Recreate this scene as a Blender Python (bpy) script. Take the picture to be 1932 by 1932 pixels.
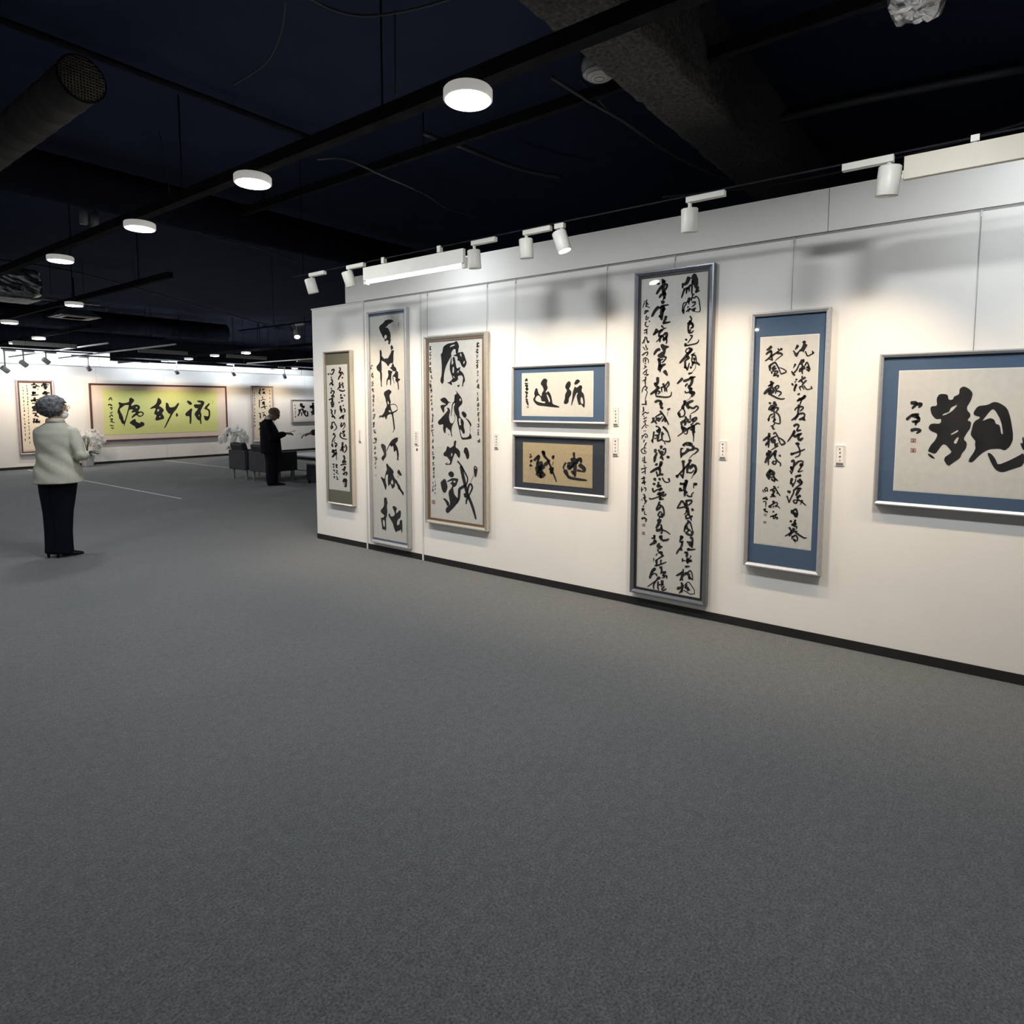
import bpy, bmesh, math, random
from mathutils import Vector, Matrix, geometry, noise

for o in list(bpy.data.objects):
    bpy.data.objects.remove(o, do_unlink=True)
scene = bpy.context.scene
COL = scene.collection

# ---------------------------------------------------------------- camera
FPX, PPX, PPY = 1199.0, 966.0, 865.0          # focal length and principal point of the photograph, in pixels
YAW, PITCH = math.radians(52.7), math.atan(103 / 1199.0)
CAM = Vector((0, 0, 1.5))
FWD = Vector((math.sin(YAW) * math.cos(PITCH), math.cos(YAW) * math.cos(PITCH), -math.sin(PITCH)))
RGT = Vector((math.cos(YAW), -math.sin(YAW), 0))
UPV = RGT.cross(FWD)
cd = bpy.data.cameras.new('camera')
cam = bpy.data.objects.new('camera', cd)
COL.objects.link(cam)
cam.location = CAM
cam.rotation_euler = (math.pi / 2 - PITCH, 0, -YAW)
cd.sensor_width = 36
cd.lens = 36 * FPX / 1932
cd.shift_y = -(966 - PPY) / 1932
cd.clip_end = 200
scene.camera = cam

# ---------------------------------------------------------------- world, exposure
w = bpy.data.worlds.new('world')
scene.world = w
w.use_nodes = True
w.node_tree.nodes['Background'].inputs[0].default_value = (0.55, 0.7, 1.0, 1)
w.node_tree.nodes['Background'].inputs[1].default_value = 0.004
vs = scene.view_settings
vs.view_transform = 'Standard'
vs.look = 'None'
vs.exposure = 0.42
vs.gamma = 1.0
vs.use_curve_mapping = False
scene.display_settings.display_device = 'sRGB'
scene.cycles.use_denoising = True
scene.cycles.max_bounces = 5
scene.cycles.diffuse_bounces = 3
scene.cycles.glossy_bounces = 3
scene.cycles.use_adaptive_sampling = True
scene.cycles.adaptive_threshold = 0.045
scene.cycles.adaptive_min_samples = 12
scene.cycles.transparent_max_bounces = 12
scene.cycles.sample_clamp_indirect = 4.0
scene.cycles.caustics_reflective = False
scene.cycles.caustics_refractive = False

DISC_W, SPOT_W, TUBE_W, FARTUBE_W = 22.5, 50.0, 3.0, 26.0
WARM, COOL, DAY = (1.0, 0.78, 0.54), (0.86, 0.93, 1.0), (0.95, 0.98, 1.0)

# ---------------------------------------------------------------- helpers
def ray(x, y):
    return FWD + RGT * ((x - PPX) / FPX) - UPV * ((y - PPY) / FPX)
def onz(x, y, z):
    d = ray(x, y); return CAM + d * ((z - CAM.z) / d.z)
def onx(x, y, X):
    d = ray(x, y); return CAM + d * ((X - CAM.x) / d.x)
def ony(x, y, Y):
    d = ray(x, y); return CAM + d * ((Y - CAM.y) / d.y)

MATS = {}
def mat(name, col, rough=0.6, metal=0.0, var=0.06, scale=12.0, bump=0.0, bscale=None, emit=None, spec=0.5, col2=None, detail=4.0):
    if name in MATS:
        return MATS[name]
    m = bpy.data.materials.new(name)
    m.use_nodes = True
    nt = m.node_tree
    b = nt.nodes['Principled BSDF']
    b.inputs['Roughness'].default_value = rough
    b.inputs['Metallic'].default_value = metal
    b.inputs['Specular IOR Level'].default_value = spec
    tc = nt.nodes.new('ShaderNodeTexCoord')
    nz = nt.nodes.new('ShaderNodeTexNoise')
    nz.inputs['Scale'].default_value = scale
    nz.inputs['Detail'].default_value = detail
    nt.links.new(tc.outputs['Object'], nz.inputs['Vector'])
    rp = nt.nodes.new('ShaderNodeValToRGB')
    c2 = col2 if col2 else tuple(min(1, c * (1 + var)) for c in col)
    c1 = col if col2 else tuple(c * (1 - var) for c in col)
    rp.color_ramp.elements[0].position = 0.36
    rp.color_ramp.elements[1].position = 0.64
    rp.color_ramp.elements[0].color = (*c1, 1)
    rp.color_ramp.elements[1].color = (*c2, 1)
    nt.links.new(nz.outputs['Fac'], rp.inputs['Fac'])
    nt.links.new(rp.outputs['Color'], b.inputs['Base Color'])
    if bump:
        n2 = nt.nodes.new('ShaderNodeTexNoise')
        n2.inputs['Scale'].default_value = bscale or scale
        n2.inputs['Detail'].default_value = 6
        nt.links.new(tc.outputs['Object'], n2.inputs['Vector'])
        bp = nt.nodes.new('ShaderNodeBump')
        bp.inputs['Strength'].default_value = bump
        bp.inputs['Distance'].default_value = 0.01
        nt.links.new(n2.outputs['Fac'], bp.inputs['Height'])
        nt.links.new(bp.outputs['Normal'], b.inputs['Normal'])
    if emit:
        b.inputs['Emission Color'].default_value = (*emit[0], 1)
        b.inputs['Emission Strength'].default_value = emit[1]
        m.cycles.emission_sampling = 'NONE'      # the lamp object inside each fixture does the lighting
    MATS[name] = m
    return m

def glass_mat():
    if 'picture_glass' in MATS:
        return MATS['picture_glass']
    m = bpy.data.materials.new('picture_glass')
    m.use_nodes = True
    nt = m.node_tree
    nt.nodes.clear()
    out = nt.nodes.new('ShaderNodeOutputMaterial')
    mx = nt.nodes.new('ShaderNodeMixShader')
    tr = nt.nodes.new('ShaderNodeBsdfTransparent')
    gl = nt.nodes.new('ShaderNodeBsdfGlossy')
    fr = nt.nodes.new('ShaderNodeFresnel')
    tr.inputs[0].default_value = (0.97, 0.98, 0.98, 1)
    gl.inputs['Roughness'].default_value = 0.02
    ge = nt.nodes.new('ShaderNodeNewGeometry')
    ma = nt.nodes.new('ShaderNodeMath'); ma.operation = 'MULTIPLY_ADD'      # same reflectance on both faces of the pane
    ma.inputs[1].default_value = 1 / 1.5 - 1.5; ma.inputs[2].default_value = 1.5
    nt.links.new(ge.outputs['Backfacing'], ma.inputs[0]); nt.links.new(ma.outputs[0], fr.inputs['IOR'])
    nt.links.new(fr.outputs[0], mx.inputs[0])
    nt.links.new(tr.outputs[0], mx.inputs[1])
    nt.links.new(gl.outputs[0], mx.inputs[2])
    nt.links.new(mx.outputs[0], out.inputs[0])
    MATS['picture_glass'] = m
    return m

def carpet_mat():
    m = bpy.data.materials.new('charcoal_carpet')
    m.use_nodes = True
    nt = m.node_tree
    b = nt.nodes['Principled BSDF']
    b.inputs['Roughness'].default_value = 0.95
    b.inputs['Specular IOR Level'].default_value = 0.12
    b.inputs['Sheen Weight'].default_value = 0.25
    b.inputs['Sheen Roughness'].default_value = 0.6
    tc = nt.nodes.new('ShaderNodeTexCoord')
    def nz(scale, det, rough=0.6):
        n = nt.nodes.new('ShaderNodeTexNoise')
        n.inputs['Scale'].default_value = scale
        n.inputs['Detail'].default_value = det
        n.inputs['Roughness'].default_value = rough
        nt.links.new(tc.outputs['Object'], n.inputs['Vector'])
        return n
    fine, mid, big = nz(125, 4, 0.75), nz(26, 3), nz(0.9, 2)
    def ramp(n, p0, p1, c0, c1):
        r = nt.nodes.new('ShaderNodeValToRGB')
        r.color_ramp.elements[0].position = p0; r.color_ramp.elements[1].position = p1
        r.color_ramp.elements[0].color = (*c0, 1); r.color_ramp.elements[1].color = (*c1, 1)
        nt.links.new(n.outputs['Fac'], r.inputs['Fac'])
        return r
    f = ramp(fine, 0.32, 0.68, CARPET[0], CARPET[1])
    md = ramp(mid, 0.3, 0.7, (0.80, 0.80, 0.80), (1.16, 1.16, 1.16))
    bg = ramp(big, 0.3, 0.7, (0.9, 0.92, 0.94), (1.08, 1.06, 1.05))
    def mul(a, c):
        x = nt.nodes.new('ShaderNodeMix'); x.data_type = 'RGBA'; x.blend_type = 'MULTIPLY'
        x.inputs[0].default_value = 1
        nt.links.new(a, x.inputs[6]); nt.links.new(c, x.inputs[7])
        return x.outputs[2]
    nt.links.new(mul(mul(f.outputs[0], md.outputs[0]), bg.outputs[0]), b.inputs['Base Color'])
    bp = nt.nodes.new('ShaderNodeBump')
    bp.inputs['Strength'].default_value = 0.55
    bp.inputs['Distance'].default_value = 0.006
    nt.links.new(fine.outputs['Fac'], bp.inputs['Height'])
    nt.links.new(bp.outputs['Normal'], b.inputs['Normal'])
    return m
CARPET = ((0.020, 0.024, 0.026), (0.152, 0.163, 0.167))

class MB:
    """collects shapes; build() links them as one mesh object"""
    def __init__(s): s.v, s.f, s.sm = [], [], []
    def add(s, vs, fs, smooth=False):
        n = len(s.v)
        s.v += [Vector(p) for p in vs]
        s.f += [tuple(i + n for i in f) for f in fs]
        s.sm += [smooth] * len(fs)
        return s
    def box(s, a, b, rot=None, c=None):
        x0, y0, z0 = a; x1, y1, z1 = b
        p = [Vector(q) for q in ((x0, y0, z0), (x1, y0, z0), (x1, y1, z0), (x0, y1, z0), (x0, y0, z1), (x1, y0, z1), (x1, y1, z1), (x0, y1, z1))]
        if rot is not None:
            c = Vector(c) if c else Vector(((x0 + x1) / 2, (y0 + y1) / 2, (z0 + z1) / 2))
            p = [rot @ (q - c) + c for q in p]
        return s.add(p, [(3, 2, 1, 0), (4, 5, 6, 7), (0, 1, 5, 4), (1, 2, 6, 5), (2, 3, 7, 6), (3, 0, 4, 7)])
    def tube(s, pts, r, n=8, cap=True):
        pts = [Vector(p) for p in pts]
        rs = r if isinstance(r, (list, tuple)) else [r] * len(pts)
        vs, fs = [], []
        up = None
        for i, p in enumerate(pts):
            t = (pts[min(i + 1, len(pts) - 1)] - pts[max(i - 1, 0)]).normalized()
            if up is None:
                up = Vector((0, 0, 1)) if abs(t.z) < 0.9 else Vector((1, 0, 0))
            a = t.cross(up).normalized(); up = a.cross(t).normalized()
            ri = rs[i]
            rx, ry = ri if isinstance(ri, (list, tuple)) else (ri, ri)
            for k in range(n):
                th = 2 * math.pi * k / n
                vs.append(p + a * (rx * math.cos(th)) + up * (ry * math.sin(th)))
        for i in range(len(pts) - 1):
            for k in range(n):
                fs.append((i * n + k, i * n + (k + 1) % n, (i + 1) * n + (k + 1) % n, (i + 1) * n + k))
        if cap:
            fs.append(tuple(range(n - 1, -1, -1)))
            fs.append(tuple((len(pts) - 1) * n + k for k in range(n)))
        return s.add(vs, fs, True)
    def lathe(s, prof, n=24, c=(0, 0, 0), cap=True, smooth=True):
        c = Vector(c); vs, fs = [], []
        for r, z in prof:
            for k in range(n):
                th = 2 * math.pi * k / n
                vs.append(c + Vector((r * math.cos(th), r * math.sin(th), z)))
        m = len(prof)
        for i in range(m - 1):
            for k in range(n):
                fs.append((i * n + k, i * n + (k + 1) % n, (i + 1) * n + (k + 1) % n, (i + 1) * n + k))
        if cap:
            fs.append(tuple(range(n - 1, -1, -1)))
            fs.append(tuple((m - 1) * n + k for k in range(n)))
        return s.add(vs, fs, smooth)
    def rings(s, rg, n=24):
        """rg: list of (centre, rx, ry, rotz, power) horizontal super-ellipses, bottom to top"""
        vs, fs = [], []
        for c, rx, ry, rot, pw in rg:
            c = Vector(c)
            for k in range(n):
                th = 2 * math.pi * k / n
                cx, sy = math.cos(th), math.sin(th)
                x = rx * math.copysign(abs(cx) ** pw, cx); y = ry * math.copysign(abs(sy) ** pw, sy)
                vs.append(c + Vector((x * math.cos(rot) - y * math.sin(rot), x * math.sin(rot) + y * math.cos(rot), 0)))
        m = len(rg)
        for i in range(m - 1):
            for k in range(n):
                fs.append((i * n + k, i * n + (k + 1) % n, (i + 1) * n + (k + 1) % n, (i + 1) * n + k))
        fs.append(tuple(range(n - 1, -1, -1)))
        fs.append(tuple((m - 1) * n + k for k in range(n)))
        return s.add(vs, fs, True)
    def ball(s, c, r, n=16, m=10, rot=None):
        c = Vector(c); r = Vector(r) if not isinstance(r, (int, float)) else Vector((r, r, r))
        vs, fs = [], []
        for i in range(1, m):
            ph = math.pi * i / m
            for k in range(n):
                th = 2 * math.pi * k / n
                vs.append(Vector((r.x * math.sin(ph) * math.cos(th), r.y * math.sin(ph) * math.sin(th), r.z * math.cos(ph))))
        vs += [Vector((0, 0, r.z)), Vector((0, 0, -r.z))]
        if rot is not None: vs = [rot @ v for v in vs]
        vs = [v + c for v in vs]
        for i in range(m - 2):
            for k in range(n):
                fs.append((i * n + k, (i + 1) * n + k, (i + 1) * n + (k + 1) % n, i * n + (k + 1) % n))
        T, B = len(vs) - 2, len(vs) - 1
        for k in range(n):
            fs.append((T, k, (k + 1) % n)); fs.append((B, (m - 2) * n + (k + 1) % n, (m - 2) * n + k))
        return s.add(vs, fs, True)
    def mesh(s, name, origin=(0, 0, 0)):
        o = Vector(origin)
        me = bpy.data.meshes.new(name)
        me.from_pydata([p - o for p in s.v], [], s.f)
        me.polygons.foreach_set('use_smooth', s.sm)
        me.update()
        return me
    def build(s, name, m, parent=None, origin=None, bevel=0.0):
        """vertices are world coordinates, or local ones under a thing made with local=True"""
        if origin is None: origin = origin_of(parent)
        o = bpy.data.objects.new(name, s.mesh(name, origin))
        COL.objects.link(o)
        o.data.materials.append(m)
        if parent is not None: o.parent = parent
        if bevel:
            md = o.modifiers.new('bevel', 'BEVEL'); md.width = bevel; md.segments = 2; md.limit_method = 'ANGLE'
        return o
LOCAL = {}
def origin_of(parent):
    o, p = Vector(), parent
    while p is not None:
        if p.name in LOCAL: return Vector()
        o += p.location; p = p.parent
    return o

def tag(o, label, cat, group=None, kind=None):
    if label: o['label'] = label
    if cat: o['category'] = cat
    if group: o['group'] = group
    if kind: o['kind'] = kind
    return o
def thing(name, loc, label, cat, group=None, rz=0.0, local=False):
    o = bpy.data.objects.new(name, None)
    COL.objects.link(o)
    o.empty_display_size = 0.1
    o.location = loc; o.rotation_euler = (0, 0, rz)
    if local: LOCAL[o.name] = 'localspace'
    return tag(o, label, cat, group)
def struct(name, mb, m, label=None, origin=(0, 0, 0)):
    o = mb.build(name, m, None, origin)
    o['kind'] = 'structure'
    if label: o['label'] = label
    return o
def lamp(name, kind, loc, direction, power, color, parent=None, **kw):
    ld = bpy.data.lights.new(name, kind)
    ld.energy = power; ld.color = color
    for k, v in kw.items(): setattr(ld, k, v)
    o = bpy.data.objects.new(name, ld)
    COL.objects.link(o)
    o.rotation_euler = Vector(direction).to_track_quat('-Z', 'Y').to_euler()
    o.location = Vector(loc) - (parent.location if parent is not None else Vector())
    if parent is not None: o.parent = parent
    return o
def smooth_curve(pts, n=6):
    pts = [Vector(p) for p in pts]
    if len(pts) < 3: return pts
    P = [pts[0]] + pts + [pts[-1]]
    out = []
    for i in range(1, len(P) - 2):
        a, b, c, d = P[i - 1], P[i], P[i + 1], P[i + 2]
        for k in range(n):
            t = k / n
            out.append(0.5 * ((2 * b) + (c - a) * t + (2 * a - 5 * b + 4 * c - d) * t * t + (3 * b - 3 * c + d - a) * t ** 3))
    out.append(pts[-1])
    return out

# ---------------------------------------------------------------- materials
M_WALL = mat('white_wall_panel', (0.83, 0.805, 0.765), 0.75, var=0.012, scale=3, bump=0.03, bscale=90)
M_WALL2 = mat('white_far_wall', (0.80, 0.79, 0.77), 0.8, var=0.015, scale=3)
M_BASE = mat('black_baseboard_vinyl', (0.012, 0.012, 0.013), 0.6, var=0.2)
M_CEIL = mat('black_ceiling_flare_blue', (0.034, 0.046, 0.092), 0.95, var=0.07, scale=2, spec=0.1)  # lens flare's blue veil put into the black paint's colour
M_BLACKM = mat('black_painted_steel', (0.020, 0.021, 0.026), 0.95, var=0.2, scale=8, spec=0.06)
M_SPRAY = mat('sprayed_fireproofing', (0.085, 0.08, 0.075), 1.0, var=0.35, scale=40, bump=1.0, bscale=45)
M_WHITEP = mat('white_powder_coat', (0.72, 0.70, 0.64), 0.45, var=0.02)
M_BEIGE = mat('cream_reflector_board', (0.62, 0.58, 0.47), 0.5, var=0.02)
M_DISC = mat('lamp_diffuser', (0.9, 0.9, 0.9), 0.5, emit=((1.0, 0.98, 0.94), 9.0))
M_OPAL = mat('opal_lamp_housing', (0.8, 0.79, 0.75), 0.5, emit=((1.0, 0.97, 0.9), 0.22))
M_LENS = mat('spot_lens_lit', (0.9, 0.9, 0.9), 0.4, emit=((1.0, 0.93, 0.8), 14.0))
M_TUBE = mat('fluorescent_tube_lit', (0.95, 0.95, 0.95), 0.4, emit=((0.97, 1.0, 0.96), 9.0))
M_FOIL = mat('aluminium_foil_wrap', (0.55, 0.55, 0.56), 0.32, metal=0.9, var=0.35, scale=9, bump=0.9, bscale=14)
M_WIRE = mat('picture_wire', (0.45, 0.45, 0.44), 0.5, metal=0.3)
M_INK = mat('sumi_ink', (0.020, 0.018, 0.019), 0.75, var=0.35, scale=9, spec=0.25)
M_INK2 = mat('thin_ink', (0.045, 0.040, 0.040), 0.8, var=0.2, spec=0.2)
M_SEAL = mat('red_seal_paste', (0.36, 0.13, 0.10), 0.8, var=0.4, scale=300)
M_SEALG = mat('faded_seal_paste', (0.33, 0.27, 0.23), 0.8, var=0.3, scale=300)

# ---------------------------------------------------------------- the room
WX, FY = 4.265, 17.75         # face of the near right wall, face of the far partition
CEIL = 3.85
b = MB(); b.box((-8, -6, -0.05), (21, 28, 0)); struct('floor', b, carpet_mat(), 'dark grey loop pile carpet covering the whole gallery floor')
b = MB(); b.box((-8, -6, CEIL), (21, 28, CEIL + 0.1)); struct('ceiling', b, M_CEIL, 'black painted open ceiling slab above ducts and cables')
b = MB(); b.box((-8.1, -6, 0), (-8, 28, CEIL)); struct('wall_left', b, M_WALL2)
b = MB(); b.box((-8, -6.1, 0), (21, -6, CEIL)); struct('wall_behind', b, M_WALL2)
b = MB(); b.box((21, -6, 0), (21.1, 28, CEIL)); struct('wall_outer', b, M_WALL2)
b = MB(); b.box((-8, 27.9, 0), (21, 28, CEIL)); struct('wall_back', b, M_WALL2, 'bright white back wall seen above the far partition')

# near right wall: panels, fascia above, posts between
wr = thing('wall_right', (WX, 2.0, 0), 'long white display wall hung with framed calligraphy', None)
wr['kind'] = 'structure'
T = 0.11
for y0, y1 in ((5.150, 5.985), (4.335, 5.120), (-5.9, 4.310)):
    MB().box((WX, y0, 0.02), (WX + T, y1, 2.515)).build('wall_panel', M_WALL, wr)
for y in (5.135, 4.3225):
    MB().box((WX - 0.004, y - 0.010, 0.0), (WX + T, y + 0.010, 2.515)).build('panel_post', M_WHITEP, wr)
for y0, y1 in ((0.868, 5.41), (-5.9, 0.864)):
    MB().box((WX, y0, 2.533), (WX + T, y1, 2.785)).build('fascia_board', M_WALL, wr)
MB().box((WX + 0.012, -5.9, 2.51), (WX + T - 0.012, 5.40, 2.54)).build('picture_rail_groove', mat('groove_shadow_grey', (0.30, 0.29, 0.28), 0.6), wr)  # thin shadow line of the groove put into the grey
MB().box((WX - 0.006, 5.12, 2.515), (WX + T + 0.006, 5.995, 2.528)).build('panel_cap', M_WHITEP, wr)
b = MB(); b.box((WX - 0.004, -5.9, 0.0), (WX + T, 4.308, 0.058)).box((WX - 0.004, 4.337, 0.0), (WX + T, 5.12, 0.058)).box((WX - 0.004, 5.15, 0), (WX + T, 5.987, 0.058))
struct('baseboard_right', b, M_BASE)

# far partition
wf = thing('wall_far', (8, FY, 0), 'long white partition wall across the far end of the gallery', None)
wf['kind'] = 'structure'
xs = [-8, 2.6, 5.43, 6.35, 7.95, 9.6, 11.0, 12.3, 14.0, 20.9]
for x0, x1 in zip(xs[:-1], xs[1:]):
    MB().box((x0 + 0.002, FY, 0.02), (x1 - 0.002, FY + 0.1, 2.40)).build('wall_panel', M_WALL2, wf)
MB().box((-8, FY - 0.008, 2.40), (20.9, FY + 0.1, 2.425)).build('top_rail', mat('grey_top_rail', (0.40, 0.41, 0.42), 0.5), wf)
b = MB(); b.box((-8, FY - 0.005, 0), (20.9, FY + 0.1, 0.062)); struct('baseboard_far', b, M_BASE)

# ---------------------------------------------------------------- framed calligraphy
class Plane:
    def __init__(s, axis, pos):
        s.axis, s.pos = axis, pos
    def hit(s, x, y, d):
        """pixel -> (u, v) on the plane that stands d metres in front of the wall"""
        p = onx(x, y, s.pos - d) if s.axis == 'x' else ony(x, y, s.pos - d)
        return ((-p.y if s.axis == 'x' else p.x), p.z)
    def at(s, u, v, d):
        return Vector((s.pos - d, -u, v)) if s.axis == 'x' else Vector((u, s.pos - d, v))
RW, FW = Plane('x', WX), Plane('y', FY)

def flat(mb, pl, polys, d, smooth=False):
    """polys: list of loops [(u,v)...]; first outer, others holes"""
    loops = [[Vector((u, v, 0)) for u, v in lp] for lp in polys]
    tris = geometry.tessellate_polygon(loops)
    pts = [p for lp in loops for p in lp]
    mb.add([pl.at(p.x, p.y, d) for p in pts], tris)
def chaikin(lp):
    out = []
    for i in range(len(lp)):
        a, c = lp[i], lp[(i + 1) % len(lp)]
        out.append((a[0] * .78 + c[0] * .22, a[1] * .78 + c[1] * .22))
        out.append((a[0] * .22 + c[0] * .78, a[1] * .22 + c[1] * .78))
    return out
def stroke_poly(pts, w):
    """brush stroke: a ribbon that swells at the start and thins to the end"""
    c = smooth_curve([(x, y, 0) for x, y in pts], 4 if len(pts) > 2 else 1)
    if len(c) == 2: c = [c[0], c[0].lerp(c[1], .5), c[1]]
    n = len(c); L, R = [], []
    for i, p in enumerate(c):
        t = i / (n - 1)
        k = 0.93 + 0.15 * math.cos(t * 2.6)
        if t > 0.8: k *= 1 - (t - 0.8) * 1.5
        d = c[min(i + 1, n - 1)] - c[max(i - 1, 0)]
        if d.length < 1e-6: d = Vector((1, 0, 0))
        d.normalize(); q = Vector((-d.y, d.x, 0)) * (w * 0.70 * k)
        L.append(p + q); R.append(p - q)
    d0 = (c[0] - c[1]).normalized() * (w * 0.38); d1 = (c[-1] - c[-2]).normalized() * (w * 0.30)
    lp = [c[0] + d0] + L + [c[-1] + d1] + R[::-1]
    return [(p.x, p.y) for p in lp]
def ribbon(mb, pl, pts, w, ox, oy, s, d):
    lp = stroke_poly(pts, w)
    P = [pl.hit(ox + x / s, oy + y / s, d) for x, y in lp]
    n = (len(P) - 2) // 2                     # quads between the two edges, caps as triangles
    V = [pl.at(u, v, d) for u, v in P]
    fs = [(0, 1, len(P) - 1), (1 + n, n, n + 2)]
    for i in range(n - 1):
        a, c = 1 + i, 2 + i
        fs.append((a, c, len(P) - 1 - (i + 1), len(P) - 1 - i))
    mb.add(V, fs)
def tiny_char(rng, w, h):
    """a small cursive character as a handful of brush strokes in a w x h box"""
    st = []
    k = rng.randint(3, 5)
    for i in range(k):
        y = -h / 2 + h * (i + 0.5) / k + rng.uniform(-.06, .06) * h
        t = rng.random()
        if t < .42: st.append([(-w * rng.uniform(.25, .5), y + .05 * h), (w * rng.uniform(.2, .5), y - .06 * h)])
        elif t < .66: st.append([(rng.uniform(-.3, .3) * w, y - h * .2), (rng.uniform(-.3, .3) * w, y + h * .24)])
        elif t < .84: st.append([(rng.uniform(0, .3) * w, y - h * .16), (-w * rng.uniform(.2, .5), y + h * .18)])
        else: st.append([(-w * .2, y - h * .08), (w * .35, y), (w * .05, y + h * .16)])
    return st
def ink(text, pl, d, parent, name='inked_character'):
    ox = oy = 0.0; s = 1.0
    cur, polys, cname = None, None, name
    rng = random.Random(len(text))
    out = []
    def flush_poly():
        nonlocal polys
        if polys:
            flat(cur, pl, [[pl.hit(ox + x / s, oy + y / s, d) for x, y in chaikin(lp)] for lp in polys], d)
        polys = None
    def flush():
        nonlocal cur
        flush_poly()
        if cur is not None and cur.f:
            co = cur.build(cname, M_INK, parent)
            if cname == 'inked_inscription': co['kind'] = 'stuff'
        cur = None
    for ln in text.strip().splitlines():
        k = ln[0]
        if k == '@':
            flush_poly()
            ox, oy, s = map(float, ln[1:].split())
        elif k == '#':
            flush(); cur = MB(); cname = 'inked_inscription' if ln[1:2] == 'i' else name
        else:
            q = ln.split()
            nums = [float(t) for t in (q[1:])]
            pr = list(zip(nums[0::2], nums[1::2]))
            if k == 'P': flush_poly(); polys = [pr]
            elif k == 'H': polys.append(pr)
            elif k == 'T':
                flush(); tm = MB()
                for i in range(0, len(nums), 4):
                    cx, cy, w_, h_ = nums[i:i + 4]
                    for st in tiny_char(rng, w_, h_):
                        ribbon(tm, pl, [(x * 10, y * 10) for x, y in st], max(6.0, min(13.0, h_ * 1.5)), cx, cy, 10.0, d)
                tm.build('inked_inscription', M_INK2, parent)['kind'] = 'stuff'
            elif k in 'Ss':
                flush()
                for i in range(0, len(nums), 4):
                    cx, cy, w_, h_ = nums[i:i + 4]
                    (u0, v0), (u1, v1) = pl.hit(cx - w_ / 2, cy - h_ / 2, d), pl.hit(cx + w_ / 2, cy + h_ / 2, d)
                    sm = MB(); a, e = (u1 - u0), (v1 - v0)
                    def rc(p0, q0, p1, q1): sm.add([pl.at(u0 + a * p0, v0 + e * q0, d), pl.at(u0 + a * p1, v0 + e * q0, d), pl.at(u0 + a * p1, v0 + e * q1, d), pl.at(u0 + a * p0, v0 + e * q1, d)], [(0, 1, 2, 3)])
                    rc(0, 0, 1, .14); rc(0, .86, 1, 1); rc(0, .14, .14, .86); rc(.86, .14, 1, .86)
                    rc(.24, .26, .76, .36); rc(.24, .5, .76, .6); rc(.24, .7, .76, .78); rc(.44, .26, .56, .78)
                    sm.build('seal_stamp', M_SEAL if k == 'S' else M_SEALG, parent)
            else:
                flush_poly()
                ribbon(cur, pl, pr, float(q[0]), ox, oy, s, d)
    flush()

def frame_ring(mb, pl, o, i, d0, d1, dl=None):
    """mitred moulding between outer rect o and inner rect i (u0,v0,u1,v1), from depth d0 (back) to d1 (front)"""
    def cs(r): return [(r[0], r[1]), (r[2], r[1]), (r[2], r[3]), (r[0], r[3])]
    O, I = cs(o), cs(i)
    m = [((a[0] * .62 + c[0] * .38), (a[1] * .62 + c[1] * .38)) for a, c in zip(O, I)]
    dl = dl if dl is not None else d1
    prof = [(O, d0), (O, d1 - 0.004), ([(a[0] * .9 + c[0] * .1, a[1] * .9 + c[1] * .1) for a, c in zip(O, I)], d1), (m, d1), (I, dl), (I, d0)]
    vs, fs = [], []
    for lp, d in prof:
        vs += [pl.at(u, v, d) for u, v in lp]
    for a in range(len(prof) - 1):
        for k in range(4):
            fs.append((a * 4 + k, a * 4 + (k + 1) % 4, (a + 1) * 4 + (k + 1) % 4, (a + 1) * 4 + k))
    mb.add(vs, fs)
def rect(pl, corners, d):
    P = [pl.hit(x, y, d) for x, y in corners]      # TL TR BL BR
    return [(P[0][0] + P[2][0]) / 2, (P[2][1] + P[3][1]) / 2, (P[1][0] + P[3][0]) / 2, (P[0][1] + P[1][1]) / 2]
def slab(mb, pl, r, d0, d1):
    c = [(r[0], r[1]), (r[2], r[1]), (r[2], r[3]), (r[0], r[3])]
    v = [pl.at(u, w_, d) for d in (d0, d1) for u, w_ in c]
    mb.add(v, [(0, 3, 2, 1), (4, 5, 6, 7), (0, 1, 5, 4), (1, 2, 6, 5), (2, 3, 7, 6), (3, 0, 4, 7)])

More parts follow.
